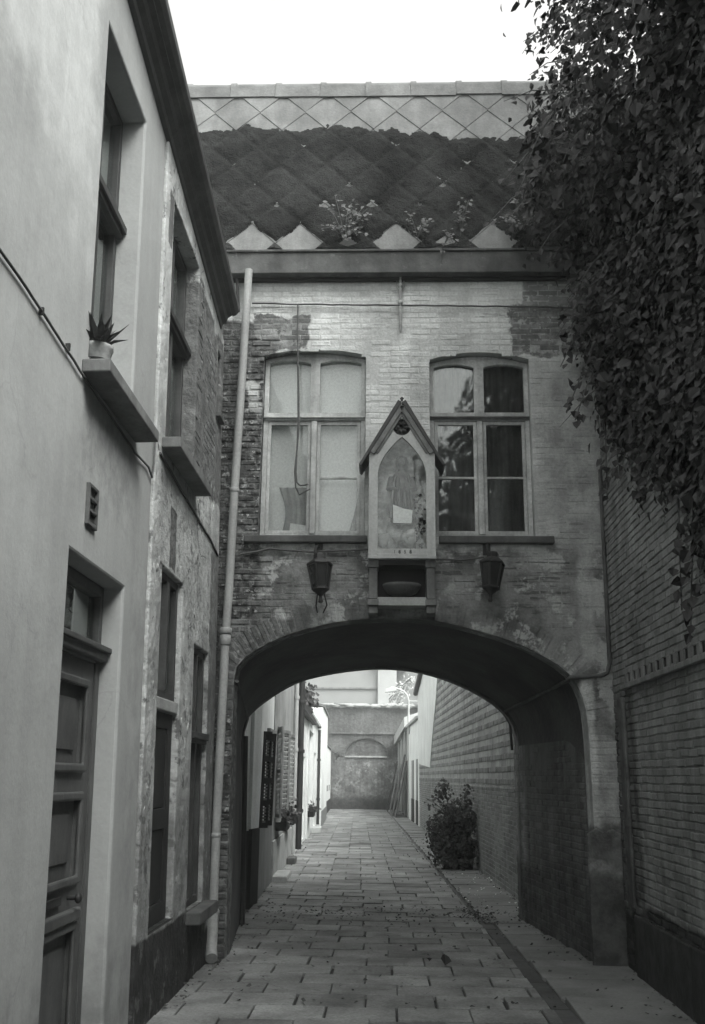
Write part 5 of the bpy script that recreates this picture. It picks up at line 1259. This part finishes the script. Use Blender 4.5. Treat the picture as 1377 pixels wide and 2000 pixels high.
m_ = MB(); m_.box(WORLD, -9, -.55, 61.9, 61.998, 6.85, 6.95); m_.build('string_course', M['wood_grey'], bl)
m_ = MB(); m_.box(WORLD, -.545, .60, 61.7, 70, -.2, 8.5); m_.box(WORLD, -.75, 1.35, 61.5, 70.1, 8.35, 8.65); m_.build('pier', M['far_pale'], bl)
fb_ = thing('far_brick_house', 'distant brick house behind the end wall, seen beside the pale pier', 'house', loc=(3, 66, 0))
m_ = MB(); m_.box(WORLD, .62, 8, 64, 72, -.2, 9.5); m_.build('wall', M['far_brick'], fb_)
m_ = MB(); m_.hexa([(.6, 63.8, 9.5), (8, 63.8, 9.5), (8, 72, 9.5), (.6, 72, 9.5), (.6, 67.5, 12), (8, 67.5, 12), (8, 68, 12), (.6, 68, 12)]); m_.build('roof', M['ridge'], fb_)
# tree behind the viewer: the dark gatehouse window mirrors it
bt = thing('broad_tree', 'broad dark tree mirrored in the panes of the dark gatehouse window', 'tree', loc=(4.5, -8, 0))
m_ = MB(); m_.tube([(4.5, -8, 0), (4.4, -8, 3), (4.6, -8.1, 6)], .3, 10, rads=[.34, .26, .16])
for k in range(9): m_.tube([(4.5, -8, 3 + k * .35), (4.5 + random.uniform(-1.5, 1.5), -8 + random.uniform(-1, 1), 6 + k * .4), (4.5 + random.uniform(-3, 3), -8 + random.uniform(-2, 2), 8 + k * .6)], .08, 6, rads=[.1, .06, .02])
m_.build('trunk', M['bark'], bt)
pts = []
while len(pts) < 9000:
    q = Vector((random.gauss(0, 1), random.gauss(0, 1), random.gauss(0, 1))).normalized() * random.random() ** .4
    if noise.noise(q * 2.6) < -.12: continue
    pts.append((Vector((4.6 + q.x * 3.7, -8 + q.y * 3, 9.6 + q.z * 4.6)), q + Vector((random.gauss(0, .6), random.gauss(0, .6), .5)), random.uniform(0, 6.28), random.uniform(.18, .34), random.uniform(-.4, .5)))
M['leaf_tree'] = material('pale_tree_leaf', .09, dirt=.3, tone=1.0, bump=0, rough=.5, seed=66)  # lighter leaf colour for the tree crown
plant_leaves(bt, pts, M['leaf_tree'], 0, 'crown')
# ================================================================== air: the far alley pales a little
hz = MB(); hz.box(WORLD, -60, 60, -40, 95, -1.0, 17.0)
mh = bpy.data.materials.new('haze'); mh.use_nodes = True; mh.node_tree.nodes.clear()
ho = mh.node_tree.nodes.new('ShaderNodeOutputMaterial'); hv = mh.node_tree.nodes.new('ShaderNodeVolumePrincipled')
hv.inputs['Color'].default_value = (.95, 1, .98, 1); hv.inputs['Density'].default_value = .0029
mh.node_tree.links.new(hv.outputs[0], ho.inputs['Volume'])
tag(hz.build('haze', mh), kind='stuff')
# ================================================================== litter
m_ = MB()
for k in range(900):
    if random.random() < .5: y = random.gauss(13.3, .45); x = random.uniform(-1.6, 1.75)
    else: y = 8 + 26 * random.random() ** 1.6; x = random.uniform(left_edge(y) + .1, right_edge(y) - .05)
    if random.random() < .35 and y > 12.5: x = gully_x(y) + random.gauss(.05, .12)
    put_leaf(m_, (x, y, .012), (random.gauss(0, .35), random.gauss(0, .35), 1), random.uniform(0, 6.28), random.uniform(.02, .05), random.choice(LEAF), random.uniform(-.4, .8))
for k in range(420):
    y = 7.8 + 24 * random.random() ** 1.5; sd = random.random() < .5
    x = left_edge(y) + abs(random.gauss(.03, .10)) if sd else right_edge(y) - abs(random.gauss(.02, .09))
    put_leaf(m_, (x, y, .012), (random.gauss(0, .4), random.gauss(0, .4), 1), random.uniform(0, 6.28), random.uniform(.012, .045), random.choice(LEAF), random.uniform(-.4, .8))
tag(m_.build('fallen_leaves', M['dry_leaf'], recalc=False), kind='stuff')
m_ = MB()
for k in range(60): put_leaf(m_, (random.uniform(1.1, 1.8), random.uniform(14, 19), .014), (random.gauss(0, .3), random.gauss(0, .3), 1), random.uniform(0, 6.28), random.uniform(.02, .045), random.choice(LEAF), .0)
tag(m_.build('pale_petals', M['paper'], recalc=False), kind='stuff')
for (x, y, s0, lb) in ((.53, 9.75, .09, 'largest curled dead leaf lying on the near pavers'), (.40, 9.95, .05, 'small curled dead leaf beside the largest one on the near pavers'), (1.55, 10.4, .04, 'tiny dead leaf on the pale kerb slab right of the gully')):
    m_ = MB()
    put_leaf(m_, (x, y, .02), (random.gauss(0, .6), random.gauss(0, .6), 1), random.uniform(0, 6.28), s0 * 1.3, leaf_mesh('l', None, 1, .9, 0, .8), -.2)
    tag(m_.build('curled_leaf', M['dry_leaf'], recalc=False), lb, 'leaf', 'curled leaves on the near pavers')
